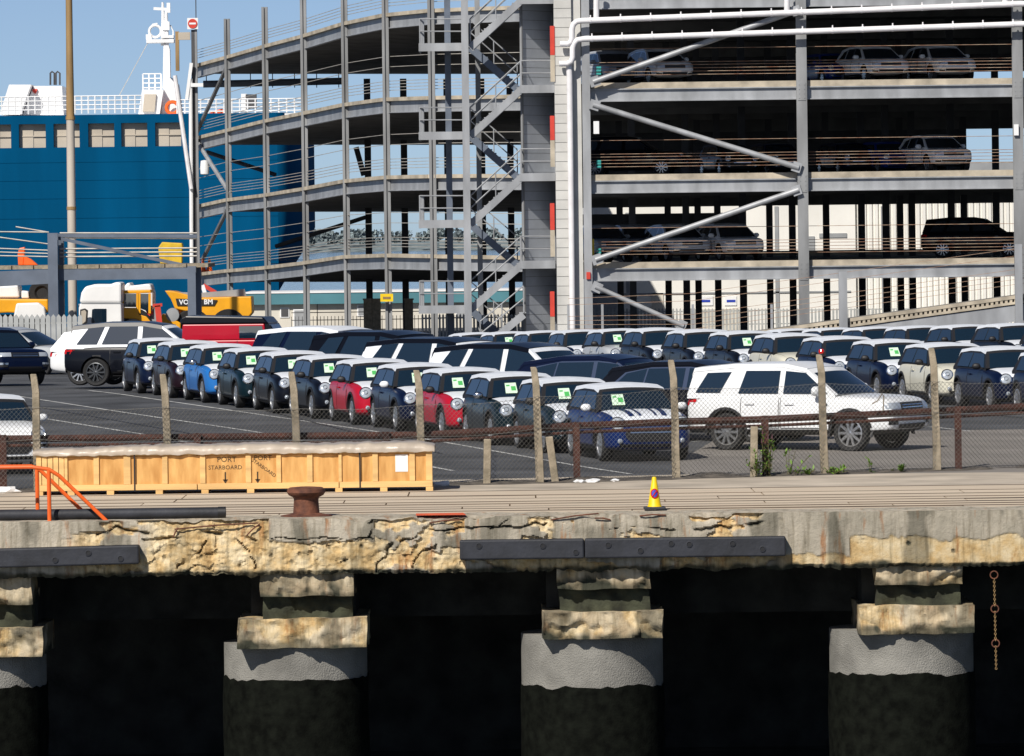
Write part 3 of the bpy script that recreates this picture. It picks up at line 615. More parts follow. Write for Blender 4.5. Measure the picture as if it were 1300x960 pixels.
M['column'] = mat('pier_concrete', (.25, .24, .215), .95, 0, .22, 1.6, 1.0, 45)
for i, (ux0, ux1, uy0, uy1, lx0, lx1, ly0, ly1, cx0, cx1) in enumerate([(-80, 40, 737, 797, -125, 54, 797, 836, -122, 58), (331, 448, 727, 786, 302, 465, 785, 824, 284, 466), (709, 826, 716, 777, 690, 841, 776, 812, 662, 842), (1113, 1222, 711, 772, 1092, 1237, 768, 806, 1054, 1237), (1500, 1620, 708, 770, 1480, 1640, 766, 804, 1450, 1640)]):
    a, c_ = Wp(ux0, uy1, YE+.12), Wp(ux1, uy0, YE+.12); zm = a.z+(c_.z-a.z)*.48; link('pier_head', rock((a.x, YE+.14, zm), (c_.x, YE+1.9, c_.z+.12), i*3.1, .07, .05, .10, .8), 'qconc', quay); link('pier_neck', rock((a.x+.02, YE+.36, a.z-.03), (c_.x-.02, YE+1.9, zm+.06), i*3.1+9, .05, .07, .5, .1), 'algae', quay)
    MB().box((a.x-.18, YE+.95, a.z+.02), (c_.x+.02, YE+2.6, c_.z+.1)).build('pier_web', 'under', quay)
    a, c_ = Wp(lx0, ly1, YE+.12), Wp(lx1, ly0, YE+.12); link('pier_cap', rock((a.x, YE+.10, a.z), (c_.x, YE+2.3, c_.z), 40+i*2.7, .075, .05, .12, .8), 'qconc', quay)
    q0, q1 = Wp(cx0, 850, YE+1.2), Wp(cx1, 850, YE+1.2); r = (q1.x-q0.x)/2; cxm = (q0.x+q1.x)/2
    cb = MB().lathe([(r*1.0, -5.2), (r*1.0, -2.9), (r*1.0, a.z+.03)], (cxm, YE+.28+r, 0), 'Z', 48); cb.build('pier_column', 'column', quay, smooth=True)
    bw = MB(); rr = []
    for k in range(9):
        z = -5.2+(2.62+.10*math.sin(i*2.3))*k/8; rr.append([(cxm+(r+.012+.03*abs(noise.noise((math.cos(t)*4+i, math.sin(t)*4, z*3))))*math.cos(t), YE+.28+r+(r+.012+.03*abs(noise.noise((math.cos(t)*4+i, math.sin(t)*4, z*3))))*math.sin(t), z+(.07*noise.noise((math.cos(t)*2+i*5, math.sin(t)*2, 0))+.05*noise.noise((math.cos(t)*9+i*5, math.sin(t)*9, 0)) if k == 8 else 0)) for t in [2*math.pi*u/64 for u in range(64)]])
    bw.loft(rr, True, False).build('added_dark_band', 'weed', quay, smooth=True)  # near-black band made up to darken the lit column feet
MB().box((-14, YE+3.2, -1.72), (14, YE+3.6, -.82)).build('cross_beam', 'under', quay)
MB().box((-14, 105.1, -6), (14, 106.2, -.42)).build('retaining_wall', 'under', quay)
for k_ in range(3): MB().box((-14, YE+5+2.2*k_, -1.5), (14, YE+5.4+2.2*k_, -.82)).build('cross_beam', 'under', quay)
# timber / rubber fenders
def fender(x0_, x1_, ya, yb, joints, label, bolts):
    p0, p1, p2 = Wp(x0_, ya[0], YE-.2), Wp(x1_, ya[1], YE-.2), Wp(x0_, yb[0], YE-.2); h = p0.z-p2.z
    t = thing('rubber_fender', label, 'fender', ((p0.x+p1.x)/2, YE, p0.z-h), 'rubber fenders bolted to the quay face'); R_ = Rel(t)
    xs = [p0.x]+[Wp(j, 700, YE-.2).x for j in joints]+[p1.x]
    for a, c_ in zip(xs, xs[1:]):
        za = p0.z+(p1.z-p0.z)*(a-p0.x)/(p1.x-p0.x); zc = p0.z+(p1.z-p0.z)*(c_-p0.x)/(p1.x-p0.x)
        R_.part(MB().prism([(a+.006, za-h), (c_-.006, zc-h), (c_-.006, zc), (a+.006, za)], YE-.22, YE+.03), 'rubber_block', 'rubber', bevel=.025)
    for (bx, by) in bolts:
        c_ = Wp(bx, by, YE-.22); R_.part(MB().lathe([(.05, -.006), (.05, -.012), (.038, -.014), (.036, .01)], (c_.x, YE-.22, c_.z), 'Y', 14, False).lathe([(.035, -.002), (.001, -.002)], (c_.x, YE-.222, c_.z), 'Y', 12, False, 1), 'bolt', ['rubber', 'plastic'], smooth=True)
fender(-40, 177, (698, 692), (722, 717), [], 'black rubber fender along the quay edge under the orange handrail', [(70, 711), (112, 702), (153, 709)])
fender(583, 998, (686, 681), (711, 708), [742], 'long black rubber fender in the middle of the quay face', [(608, 693), (689, 693), (731, 701), (772, 692), (813, 699), (852, 690), (875, 691), (930, 690), (968, 697)])
# things on the quay
a, c_ = Wp(-40, 656, 93.4), Wp(285, 656, 93.4)
t = thing('rubber_pipe', 'black rubber pipe lying along the quay edge at left', 'pipe', (c_.x-2, 93.45, 0)); R_ = Rel(t)
R_.part(MB().tube((a.x, 93.45, .085), (c_.x, 93.45, .085), .08, 16), 'pipe_body', 'rubber', smooth=True); R_.part(MB().lathe([(.088, 0), (.088, .12), (.06, .12), (.055, .02)], (c_.x-.1, 93.45, .088), 'X', 16), 'pipe_collar', 'plastic', smooth=True)
p = Wp(389, 656, 93.75); t = thing('mooring_bollard', 'rusty iron mooring bollard in front of the wooden crate', 'bollard', (p.x, 93.75, 0)); k = .0118
MB().lathe([(.27, -.02), (.27, .03), (.205, .05), (.20, .10), (.19, .25), (.20, .29), (.27, .325), (.298, .37), (.29, .42), (.25, .445), (.12, .455), (.01, .457)], (0, 0, 0), 'Z', 36).build('bollard_body', 'rust', t, smooth=True)
MB().lathe([(.40, -.02), (.40, .012), (.30, .03), (.26, .03)], (0, 0, 0), 'Z', 28).build('bollard_base', 'rust', t, smooth=True)
t = thing('handrail', 'bright orange ladder handrail at the left end of the quay', 'handrail', (Wp(62, 660, 93.2).x, 93.2, 0)); R_ = Rel(t); A_ = lambda x, y, Y=93.2: Wp(x, y, Y)
R_.part(MB().path([A_(-30, 594), A_(40, 593), A_(62, 596), A_(75, 604), A_(137, 663)], .03, 8), 'top_rail', 'orange', smooth=True)
R_.part(MB().path([A_(-30, 593, 93.8), A_(40, 592, 93.8), A_(50, 596, 93.8), A_(112, 656, 93.8)], .03, 8), 'top_rail', 'orange', smooth=True)
R_.part(MB().tube(A_(62, 597), A_(63, 664), .032, 8), 'post', 'orange', smooth=True); R_.part(MB().tube(A_(47, 595, 93.8), A_(48, 657, 93.8), .032, 8), 'post', 'orange', smooth=True)
p = Wp(831, 647, 94.25); t = thing('traffic_cone', 'yellow traffic cone with blue and red roundel on the quay edge', 'cone', (p.x, 94.25, .015))
MB().box((-.17, -.17, 0), (.17, .17, .045)).build('cone_base', 'rubber', t, bevel=.015); MB().lathe([(.115, .045), (.10, .07), (.035, .49), (.03, .505), (.005, .508)], n=24).build('cone_body', 'yellow', t, smooth=True)
for nm, m_, r_, o_ in (('roundel', 'redlens', .085, .010), ('roundel_centre', 'blueink', .062, .014)):
    b = MB(); rg = []
    for kk in range(5):
        rr_ = r_*kk/4+.0005; ring = []
        for u in range(20):
            tt = 2*math.pi*u/20; xx = rr_*math.cos(tt)*.72; z = .25+rr_*math.sin(tt)*.9; rc = .10-(z-.07)*.155+o_; ring.append((xx, -math.sqrt(max(1e-6, rc*rc-xx*xx)), z))
        rg.append(ring)
    b.loft(rg, True, True).build(nm, m_, t, smooth=True)
b = MB().bar((-.035, -.098, .20), (.035, -.083, .295), .016, .006, (0, -1, 0)); b.build('roundel_slash', 'redlens', t)
pts = [(528, 652), (588, 651), (592, 655), (592, 663), (583, 664), (570, 657), (528, 656)]
b = MB(); q = []
for (x, y) in pts:
    v = y-HY+(x-CX)*ROLL; Y = (CAMZ-.02)*F/v; Y = max(Y, YE+.02); q.append((Wp(x, y, Y).x, Y, .021))
b.add(q, [tuple(range(len(q)))]); link('paint_mark', b.mesh('paint_mark', fix=False), 'orange', quay)
# chain below the edge at right
t = thing('hanging_chain', 'rusty chain with three rings hanging below the quay at right', 'chain', (Wp(1262, 730, YE+.1).x, YE+.1, -1)); R_ = Rel(t)
def torus(c, R1, r, ax):
    rings = []
    for k in range(20):
        tt = 2*math.pi*k/20; d = Vector((math.cos(tt), 0, math.sin(tt))) if ax == 'Y' else Vector((0, math.cos(tt), math.sin(tt))); n_ = Vector((0, 1, 0)) if ax == 'Y' else Vector((1, 0, 0))
        rings.append([Vector(c)+d*R1+(d*math.cos(u)+n_*math.sin(u))*r for u in [2*math.pi*w_/6 for w_ in range(6)]])
    rings.append(rings[0]); return MB().loft(rings, True, False)
for (x, y) in ((1262, 730), (1263, 773), (1264, 817)): R_.part(torus(Wp(x, y, YE+.1), .058, .010, 'Y'), 'ring', 'rust', smooth=True)
for k in range(42):
    y = 736+k*2.75
    if min(abs(y-773), abs(y-817)) < 4: continue
    R_.part(torus(Wp(1262+(y-730)*.022, y, YE+.1), .015, .0045, 'Y' if k % 2 else 'X'), 'chain_link', 'polerust')
# ------------------------------------------------------------------ crate
YC = 102.6; X = lambda px, y=600: Wp(px, y, YC).x
xl, xr = X(46), X(549); zt, zb = .69, .07
crate = thing('wooden_crate', 'long pale wooden crate with stencilled lettering under a plastic sheet', 'crate', ((xl+xr)/2, YC+.6, .01)); R_ = Rel(crate)
R_.part(MB().box((xl+.03, YC+.03, zb+.03), (xr-.03, YC+1.15, zt)), 'crate_box', 'ply')
pans = [(85, 119), (126, 157), (166, 206), (213, 254), (261, 312), (319, 351), (357, 390), (397, 430), (434, 473), (480, 520), (527, 541)]
for a, c_ in pans: R_.part(MB().box((X(a)-.02, YC+.005, zb+.08), (X(c_)+.02, YC+.0295, zt-.05)), 'panel', 'ply')
ed = [(82, 86)]+[(p0[1], p1[0]) for p0, p1 in zip(pans, pans[1:])]+[(541, 549)]
for a, c_ in ed: R_.part(MB().box((X(a), YC-.03, zb+.102), (X(c_), YC+.004, zt-.042)), 'batten', 'timber', bevel=.006)
for k in range(5): R_.part(MB().box((X(46.3+k*7.2), YC-.02, zb+.102), (X(52.7+k*7.2), YC+.004, zt-.042+.02*(k % 2))), 'slat', 'timber', bevel=.005)
for (a, c_) in ((46, 250), (251, 430), (431, 549)):
    R_.part(MB().box((X(a), YC-.035, zb), (X(c_), YC+.003, zb+.10)), 'bottom_rail', 'timber', bevel=.006); R_.part(MB().box((X(a), YC-.033, zt-.04), (X(c_), YC+.003, zt+.05)), 'top_rail', 'timber', bevel=.006)
for x in (50, 90, 140, 202, 260, 318, 372, 430, 487, 545): R_.part(MB().box((X(x)-.06, YC-.03, 0), (X(x)+.06, YC+1.1, zb-.001)), 'skid', 'timber')
for x in (171, 457): R_.part(MB().box((X(x)-.012, YC-.045, zb-.01), (X(x)+.012, YC-.0365, zt+.06)), 'strap', 'plastic')
R_.part(MB().box((X(502), YC-.004, zt-.36), (X(518), YC+.0035, zt-.07)), 'delivery_note', 'paper')
def stencil(txt, px, z, size, rot=0):
    me = text_mesh(txt, size, .001); o = link('stencil_lettering', me, 'ink', crate); o.location = Vector((X(px), YC+.0025, z))-crate.location; o.rotation_euler = (math.pi/2, rot, 0)
stencil('PORT', 288, zt-.12, .13); stencil('STARBOARD', 286, zt-.255, .10); stencil('PORT', 334, zt-.10, .12); stencil('STARBOARD', 335, zt-.27, .085, math.radians(36))
for px in (286, 327): R_.part(MB().box((X(px)-.012, YC+.001, .21), (X(px)+.012, YC+.0045, .36)).prism([(X(px)-.045, .235), (X(px), .16), (X(px)+.045, .235)], YC+.001, YC+.0045), 'stencil_arrow', 'ink')
b = MB(); rows = []
for i in range(201):
    x = xl-.05+(xr-xl+.09)*i/200; e = min(1, min(i, 200-i)/8); hgt = zt+.05+(.08+.03*noise.noise((x*.8, 0, 0)))*(.35+.65*e)*(.45+.55*sm(16, 56, i)); r = []
    for (y, h) in ((-.07, -.03), (-.075, .3), (-.05, .72), (.02, .95), (.3, 1.0), (.9, 1.0), (1.2, .8), (1.22, 0)):
        r.append((x, YC+y+.025*noise.noise((x*4, y*5, h*3)), zt-.02+(hgt-zt+.02)*h+.018*noise.noise((x*5, y*3, 4))+.012*noise.noise((x*14, y*6, 9))))
    rows.append(r)
t = link('plastic_sheet', b.loft(rows, False, False).mesh('plastic_sheet', True, 70), 'sheet'); tagp(t, 'dusty translucent plastic sheet draped over the wooden crate', 'sheet')

# ------------------------------------------------------------------ fence along the quay
FB = {-125: 476, 46: 475, 212: 475, 376: 472, 534: 470, 683: 466, 857: 457, 1045: 450, 1188: 442, 1345: 436}
fence = thing('chain_link_fence', 'sagging chain-link fence on cranked concrete posts along the quay', 'fence', (0, 105.2, 0)); R_ = Rel(fence)
def fx(px, py=560):
    Y = 105
    for _ in range(6): Y = fy(Wp(px, py, Y).x)
    return Wp(px, py, Y)
FX = []
for px, top in FB.items():
    c_ = fx(px); zt = fx(px-3, top).z; FX.append((c_.x, zt)); lean = random.uniform(-.02, .02)
    b = MB(); rg = []
    for (z, dx, s_) in ((-.3, .02, .075), (0, .02, .073), (.5, .01, .070), (1.0, 0, .066), (zt-.32, -.01+lean, .062), (zt-.05, -.045+lean, .056), (zt, -.055+lean, .05)):
        q = .006*random.uniform(-1, 1); rg.append([(c_.x+dx+q+sx_*s_, c_.y+sy_*s_+(-.0 if z < zt-.3 else .05), z) for sx_, sy_ in ((-1, -1), (1, -1), (1, 1), (-1, 1))])
    R_.part(b.loft(rg), 'concrete_post', 'cpost', bevel=.012)
def chain(xa, xb, ta, tb, z0):
    b = MB(); p = .078; h = .0032; W_ = xb-xa; n = int((W_+2.4)/p)
    sag = lambda x: (ta+(tb-ta)*(x-xa)/W_)-.05*math.sin(math.pi*(x-xa)/W_)
    for k in range(n+1):
        for sg in (-1, 1):
            x = (xa-2.4+k*p) if sg > 0 else (xb+2.4-k*p); pts = []
            t0 = 0 if xa <= x <= xb else ((xa-x) if sg > 0 else (x-xb))
            if t0 < 0: continue
            zlo = z0+t0*1.08; xs = x+sg*t0
            t1 = t0
            while t1 < 3 and xa-.001 <= x+sg*t1 <= xb+.001 and z0+t1*1.08 < sag(min(max(x+sg*t1, xa), xb)): t1 += .02
            xe = min(max(x+sg*t1, xa), xb); zhi = z0+t1*1.08
            if t1-t0 < .04: continue
            bow = lambda x_, z_: (x_, fy(x_)-.085+.035*noise.noise((x_*.7, z_, 3))+sg*.002, z_)
            m_ = ((xs+xe)/2, (zlo+zhi)/2); P_ = [bow(xs, zlo), bow(*m_), bow(xe, zhi)]
            for u, v in zip(P_, P_[1:]): b.tube(u, v, h, 3)
    for zz in (0, -.55):
        N_ = 8; P_ = [(xa+W_*i/N_, fy(xa+W_*i/N_)-.09, sag(xa+W_*i/N_)+zz) for i in range(N_+1)]
        for u, v in zip(P_, P_[1:]): b.tube(u, v, .004, 4)
    b.v = [tuple(Vector(q)-fence.location) for q in b.v]
    o = link('chain_link_mesh', b.mesh('chain_link_mesh', fix=False), 'wire', fence); o['kind'] = 'stuff'
xs = [FX[0][0]-2.2]+[f[0] for f in FX]+[FX[-1][0]+2.2]
tops = [1.45, 1.45, 1.45, 1.42, 1.36, 1.40, 1.50, 1.60, 1.62, 1.60, 1.58, 1.55]
for i in range(len(xs)-1): chain(xs[i], xs[i+1], tops[i], tops[i+1], .03)
for (pa, pb, ln) in (((619, 557), (618, 616), 0), ((697, 554), (706, 614), 0), ((957, 541), (956, 606), 0)):
    a, c_ = fx(*pa), fx(*pb); a.y -= .2; c_.y -= .2; c_.z = -.1
    t = thing('post_stub', {619: 'short broken concrete post stub beside the crate end', 697: 'leaning concrete post stub next to the tall post', 957: 'short concrete post stub among the weeds'}[pa[0]], 'post', (c_.x, c_.y, 0), 'broken post stubs'); q = Rel(t)
    q.part(MB().bar(c_, a, .13, .13, (0, 1, 0)), 'stub', 'cpost', bevel=.015)
# rusty crash rail behind the mesh
rail = thing('crash_rail', 'rusty brown pipe rail on posts behind the chain-link fence', 'rail', (0, 105.4, 0)); R_ = Rel(rail)
RP = [(-170, 560), (-20, 558), (100, 557), (210, 556), (378, 554), (536, 553), (600, 549), (732, 541), (857, 536), (970, 533), (1100, 527), (1217, 521), (1310, 516), (1480, 508)]
pts = []
for px, py in RP:
    q = fx(px, py); pts.append(Vector((q.x, q.y+.22, fx(px, py).z)))
R_.part(MB().path(pts, .062, 10), 'rail_pipe', 'rustd', smooth=True); R_.part(MB().path([p-Vector((0, .02, .115)) for p in pts], .028, 8), 'lower_rail', 'rustd', smooth=True)
for px in (3, 250, 490, 732, 972, 1217, 1450):
    q = fx(px, 560); zt = [p.z for p in pts]; zz = min(pts, key=lambda p: abs(p.x-q.x)).z
    R_.part(MB().box((q.x-.06, q.y+.10, -.2), (q.x+.06, q.y+.155, zz+.07)).box((q.x-.012, q.y+.156, -.2), (q.x+.012, q.y+.26, zz-.08)), 'rail_post', 'rustd')
c_ = fx(1043, 446); t = thing('warning_lamp', 'small red lamp on top of a concrete fence post', 'lamp', (c_.x, c_.y+.05, FX[7][1])); MB().lathe([(.02, 0), (.045, .015), (.055, .05), (.04, .09), (.005, .10)], n=14).build('lamp_globe', 'redlens', t, smooth=True); MB().lathe([(.05, -.01), (.05, .014)], n=12).build('lamp_base', 'plastic', t)
t = thing('bent_wire', 'bent loose metal strip sticking out above the rail by the white car', 'wire', (fx(1112, 530).x, fy(5)-.1, .7)); q = Rel(t); q.part(MB().path([fx(1107, 513), fx(1114, 509), fx(1120, 500), fx(1122, 504), fx(1121, 522)], .012, 6), 'wire_strip', 'cpost')
# weeds and litter
def weed(px, py, h, n, label, flower=False, spread=.25):
    c_ = fx(px, py); c_.y -= .25; t = thing('weed_plant', label, 'plant', (c_.x, c_.y, 0), 'weeds along the fence'); st, lf, fl = MB(), MB(), MB(); rnd = random.Random(px)
    for k in range(n):
        a = rnd.uniform(0, 6.28); d = rnd.uniform(0, spread); hh = h*rnd.uniform(.4, 1); p0 = Vector((math.cos(a)*d*.3, math.sin(a)*d*.3, 0)); p2 = Vector((math.cos(a)*d, math.sin(a)*d, hh)); p1 = p0.lerp(p2, .5)+Vector((0, 0, hh*.12))
        st.path([p0, p1, p2], .006, 4)
        for u in range(int(5+hh*14)):
            s_ = rnd.uniform(.1, 1); p = p0.lerp(p1, s_*2) if s_ < .5 else p1.lerp(p2, s_*2-1); e = Vector((rnd.uniform(-1, 1), rnd.uniform(-1, 1), rnd.uniform(-.2, .9))).normalized()*rnd.uniform(.05, .13); r = e.cross(Vector((0, 0, 1))).normalized()*.02
            lf.add([p, p+e*.5+r, p+e, p+e*.5-r], [(0, 1, 2, 3)])
        if flower and hh > h*.6:
            for u in range(5): fl.lathe([(.018-u*.003, 0), (.02-u*.003, .012), (.004, .02)], p2+Vector((0, 0, u*.016)), n=6)
    st.build('stem', 'stem', t); me = lf.mesh('leaf_cluster', fix=False); o = link('leaf_cluster', me, 'leaf', t); o['kind'] = 'stuff'
    if flower: fl.build('flower_head', 'flower', t)
weed(975, 605, .95, 9, 'tall flowering weed growing by the rusty post', True, .14); weed(960, 606, .5, 16, 'bushy green weed at the foot of the rusty post', False, .32); weed(1000, 604, .5, 5, 'straggly thin weed right of the flowering one', False, .45)
weed(1056, 603, .14, 16, 'low green tuft at the foot of a fence post', False, .35); weed(1142, 601, .13, 8, 'small green tuft right of the middle fence bay', False, .2); weed(1022, 604, .16, 8, 'small tuft between the flowering weed and fence post', False, .25); weed(1105, 602, .28, 3, 'single thin sprig in front of the white car', False, .1)
for i, (px, py, s_, lb) in enumerate(((562, 618, .11, 'crumpled white plastic litter at the end of the crate'), (735, 611, .06, 'white litter scrap at the foot of the rusty post'), (752, 610, .08, 'white litter scrap just right of the rusty post'), (780, 611, .05, 'small white litter scrap left of the cone'), (12, 628, .16, 'white litter lying left of the crate'))):
    c_ = fx(px, py); c_.y -= .55; bm = bmesh.new(); bmesh.ops.create_icosphere(bm, subdivisions=2, radius=1)
    for v in bm.verts: k = 1+.5*noise.noise(v.co*1.7+Vector((i*5, 0, 0))); v.co = Vector((v.co.x*s_*1.5*k, v.co.y*s_*k, max(-.02, v.co.z*s_*.55*k+.03)))
    me = bpy.data.meshes.new('litter'); bm.to_mesh(me); bm.free(); o = link('litter', me, 'litter', None, (c_.x, c_.y, .0)); tagp(o, lb, 'litter', 'litter by the fence')

# ------------------------------------------------------------------ multi-storey car park, main block
YF = 257.0
LV = [Wp(755, y, YF).z for y in (333.5, 222, 105.5)]+[Wp(755, -12, YF).z]
park = thing('car_park_building', 'open-sided grey steel multi-storey car park with parked cars inside', 'building', (13, YF, g(YF))); R_ = Rel(park)
XL, XR, YB = Wp(738, 300, YF).x, 38.0, 318.0
for z in LV:
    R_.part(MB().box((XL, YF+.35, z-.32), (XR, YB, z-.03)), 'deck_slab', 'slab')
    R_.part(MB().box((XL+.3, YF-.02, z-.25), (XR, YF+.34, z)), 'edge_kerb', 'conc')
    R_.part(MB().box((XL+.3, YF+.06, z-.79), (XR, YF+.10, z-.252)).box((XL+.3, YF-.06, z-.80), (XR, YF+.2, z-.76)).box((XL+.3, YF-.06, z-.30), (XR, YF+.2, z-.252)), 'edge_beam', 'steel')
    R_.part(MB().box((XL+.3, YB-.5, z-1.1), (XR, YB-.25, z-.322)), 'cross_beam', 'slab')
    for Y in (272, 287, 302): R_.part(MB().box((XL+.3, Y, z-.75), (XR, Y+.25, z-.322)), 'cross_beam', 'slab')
    for o_ in (.33, .47, .61, .75, .87, 1.45):
        R_.part(MB().tube((XL+.4, YF+.42, z+o_), (XR, YF+.42, z+o_-.02), .012, 5), 'barrier_cable', 'cable')
    R_.part(MB().box((XL, YB-.2, z-.3), (XR, YB, z+.25)), 'rear_kerb', 'conc')
for px in (1019, 1293, 1567):
    x = Wp(px, 250, YF).x; b = MB().box((x-.22, YF-.35, .1), (x+.22, YF-.31, 17)).box((x-.22, YF-.11, .1), (x+.22, YF-.07, 17)).box((x-.02, YF-.309, .1), (x+.02, YF-.111, 17))
    R_.part(b, 'column', 'steeld')
x = Wp(745.5, 250, YF).x; R_.part(MB().box((x-.17, YF-.40, .1), (x+.17, YF-.30, 17)).box((x-.02, YF-.299, .1), (x+.02, YF-.05, 17)), 'column', 'steel')
x = Wp(733, 250, YF).x; R_.part(MB().box((x-.21, YF-.30, .1), (x+.21, YF-.05, 17)), 'column', 'clad')
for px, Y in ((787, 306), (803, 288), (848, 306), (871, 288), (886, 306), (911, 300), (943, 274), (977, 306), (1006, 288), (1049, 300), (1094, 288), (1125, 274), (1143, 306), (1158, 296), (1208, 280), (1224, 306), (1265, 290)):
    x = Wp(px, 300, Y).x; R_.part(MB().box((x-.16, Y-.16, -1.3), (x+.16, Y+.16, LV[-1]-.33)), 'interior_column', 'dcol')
for (a, c_, r) in (((753, 104), (1013, 13), .125), ((753, 133), (1014, 213), .125), ((756, 330), (1014, 241), .125), ((756, 364), (868, 414), .11)):
    p, q = Wp(*a, YF-.5), Wp(*c_, YF-.5); d = (q-p).normalized(); R_.part(MB().tube(p, q, r, 12), 'brace', 'steel', smooth=True)
    R_.part(MB().bar(p-d*.15, p+d*.28, .06, .42), 'gusset', 'steel')
    R_.part(MB().bar(q-d*.28, q+d*.10, .06, .42), 'gusset', 'steel')
for (px, py, w_, h_, m_) in ((757, 162, 7, 16, 'shipw'), (1290, 165, 6, 14, 'shipw'), (747, 350, 5, 9, 'doorred')):
    c_ = Wp(px, py, YF-.45); R_.part(MB().cbox(c_, (w_/30, .1, h_/30)), 'junction_box', m_)
c_ = Wp(749, 317, YF+.3); R_.part(MB().cbox(c_, (.35, .3, .9)), 'barrier_anchor', 'yellow')
for y in (205, 208, 212, 317, 321, 325, 86, 90, 94): R_.part(MB().tube(Wp(757, y, YF+.2), Wp(763, y, YF+.2), .05, 6), 'cable_tensioner', 'teal2')
for px in (1019, 1293):
    x = Wp(px, 250, YF).x
    for z in LV[:3]:
        b = MB().box((x-.17, YF-.375, z-.85), (x+.17, YF-.352, z-.1))
        for bx_ in (-.11, .11):
            for k in range(4): b.lathe([(.022, -.395), (.022, -.376)], (x+bx_, YF, z-.75+.19*k), 'Y', 6)
        R_.part(b, 'splice_plate', 'steeld')
# rear enclosure of the upper decks
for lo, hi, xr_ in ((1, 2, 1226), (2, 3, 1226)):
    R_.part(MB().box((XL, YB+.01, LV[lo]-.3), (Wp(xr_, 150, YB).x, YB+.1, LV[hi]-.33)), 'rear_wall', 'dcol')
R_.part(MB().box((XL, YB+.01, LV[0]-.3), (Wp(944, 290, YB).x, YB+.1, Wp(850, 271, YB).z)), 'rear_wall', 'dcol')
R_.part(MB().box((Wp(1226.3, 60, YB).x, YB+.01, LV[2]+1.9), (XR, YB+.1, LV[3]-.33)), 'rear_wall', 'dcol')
# service pipes
def pipe(pts, r, name, label, m='wpipe', clips=0):
    t = thing(name, label, 'pipe', pts[0], 'white pipes on the car park front'); q = Rel(t); q.part(MB().path(pts, r, 12), 'pipe_run', m, smooth=True, angle=60)
    for k in range(clips):
        c_ = Vector(pts[-2]).lerp(Vector(pts[-1]), (k+.3)/clips); q.part(MB().lathe([(r+.012, -.04), (r+.012, .04)], c_, 'X', 12).box((c_.x-.025, c_.y-.03, c_.z+r), (c_.x+.025, c_.y+.03, c_.z+r+.10)), 'pipe_clip', m)
    return q
YP = YF-.85
B_ = lambda *l: [Wp(x, y, YP) for x, y in l]
q = pipe(B_((711, 56), (720, 56.2), (724.5, 54), (726, 49), (726, 37), (728, 31), (732, 27.5), (738, 26.5), (1580, -6)), .125, 'service_pipe', 'upper white pipe running across the top of the car park', clips=22)
for px in (757, 999, 1276): q.part(MB().tube(Wp(px, -20, YP+.05), Wp(px, 24-(px-757)*.035, YP+.05), .12, 10), 'riser', 'wpipe', smooth=True)
pipe(B_((710, 81), (720, 81), (725, 78.5), (727, 73), (727, 61), (729, 55), (733, 51), (740, 49.8), (1580, 21)), .125, 'service_pipe', 'lower white pipe running across the top of the car park', clips=22)
pipe([Wp(719, 78, YP+.2), Wp(722, 84, YP+.2), Wp(723, 95, YP+.2), Wp(727, 430, YP+.2)], .13, 'downpipe', 'vertical white downpipe on the pale clad stair core')
# ------------------------------------------------------------------ stair core and stairs
core = thing('stair_core', 'clad stair core with pale front boards and recessed side tinted for shade', 'tower', (Wp(705, 300, YF).x, YF, .15)); R_ = Rel(core)
xa, xb = Wp(705, 200, YF).x, Wp(727, 200, YF).x; z = .2; 
while z < 16:
    R_.part(MB().box((xa, YF-.5, z), (xb, YF-.455, z+.385)), 'cladding_board', 'clad'); z += .405
R_.part(MB().box((xa, YF-.45, .15), (xb, YF+4, 16)), 'core_wall', 'steeld')
pa, pb = Wp(664, 200, YF+1.2), Wp(705.5, 200, YF+3.1); pa.z = pb.z = 0; n_ = (pb-pa).cross(Vector((0, 0, 1))).normalized(); z = .2
while z < 16:
    R_.part(MB().bar(pa+Vector((0, 0, z+.19)), pb+Vector((0, 0, z+.19)), .05, .385), 'cladding_board', 'cladd'); z += .405
R_.part(MB().bar(pa+Vector((0, 0, 8)), pb+Vector((0, 0, 8)), .04, 16).tube(pa+Vector((-.02, -.05, 0)), pa+Vector((-.02, -.05, 16)), .07, 6), 'recess_wall', 'steeld')
for (y0, y1) in ((33, 70), (147, 178), (258, 292), (370, 402)):
    a, c_ = Wp(698.5, y1, YF-.55), Wp(703.8, y0, YF-.55); R_.part(MB().box((a.x, YF-.55, a.z), (c_.x, YF-.48, c_.z)), 'door', 'doorred'); a2 = Wp(698.5, y1+34, YF-.55); R_.part(MB().box((a.x, YF-.55, a2.z), (c_.x, YF-.48, a.z-.01)), 'door_frame', 'conc')
stairs = thing('steel_staircase', 'galvanised steel zigzag outdoor staircase on the car park corner', 'staircase', (Wp(600, 300, 258).x, 258, .15)); R_ = Rel(stairs)
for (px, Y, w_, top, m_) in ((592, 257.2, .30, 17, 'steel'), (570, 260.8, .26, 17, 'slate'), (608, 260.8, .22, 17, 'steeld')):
    x = Wp(px, 200, Y).x; R_.part(MB().box((x-w_/2, Y-.14, .1), (x+w_/2, Y+.14, top)), 'stair_post', m_)
YS0, YS1 = 257.5, 259.2
def railing(pts, Y, h=1.1, n=5):
    b = MB(); P_ = [Vector((p.x, Y, p.z)) for p in pts]
    for k in (1.0, .52): b.path([p+Vector((0, 0, h*k)) for p in P_], .028, 6)
    for a, c_ in zip(P_, P_[1:]):
        m_ = max(1, int((c_-a).length/1.0))
        for i in range(m_+1): q = a.lerp(c_, i/m_); b.tube(q, q+Vector((0, 0, h)), .026, 6)
    R_.part(b, 'railing', 'steel', smooth=True)
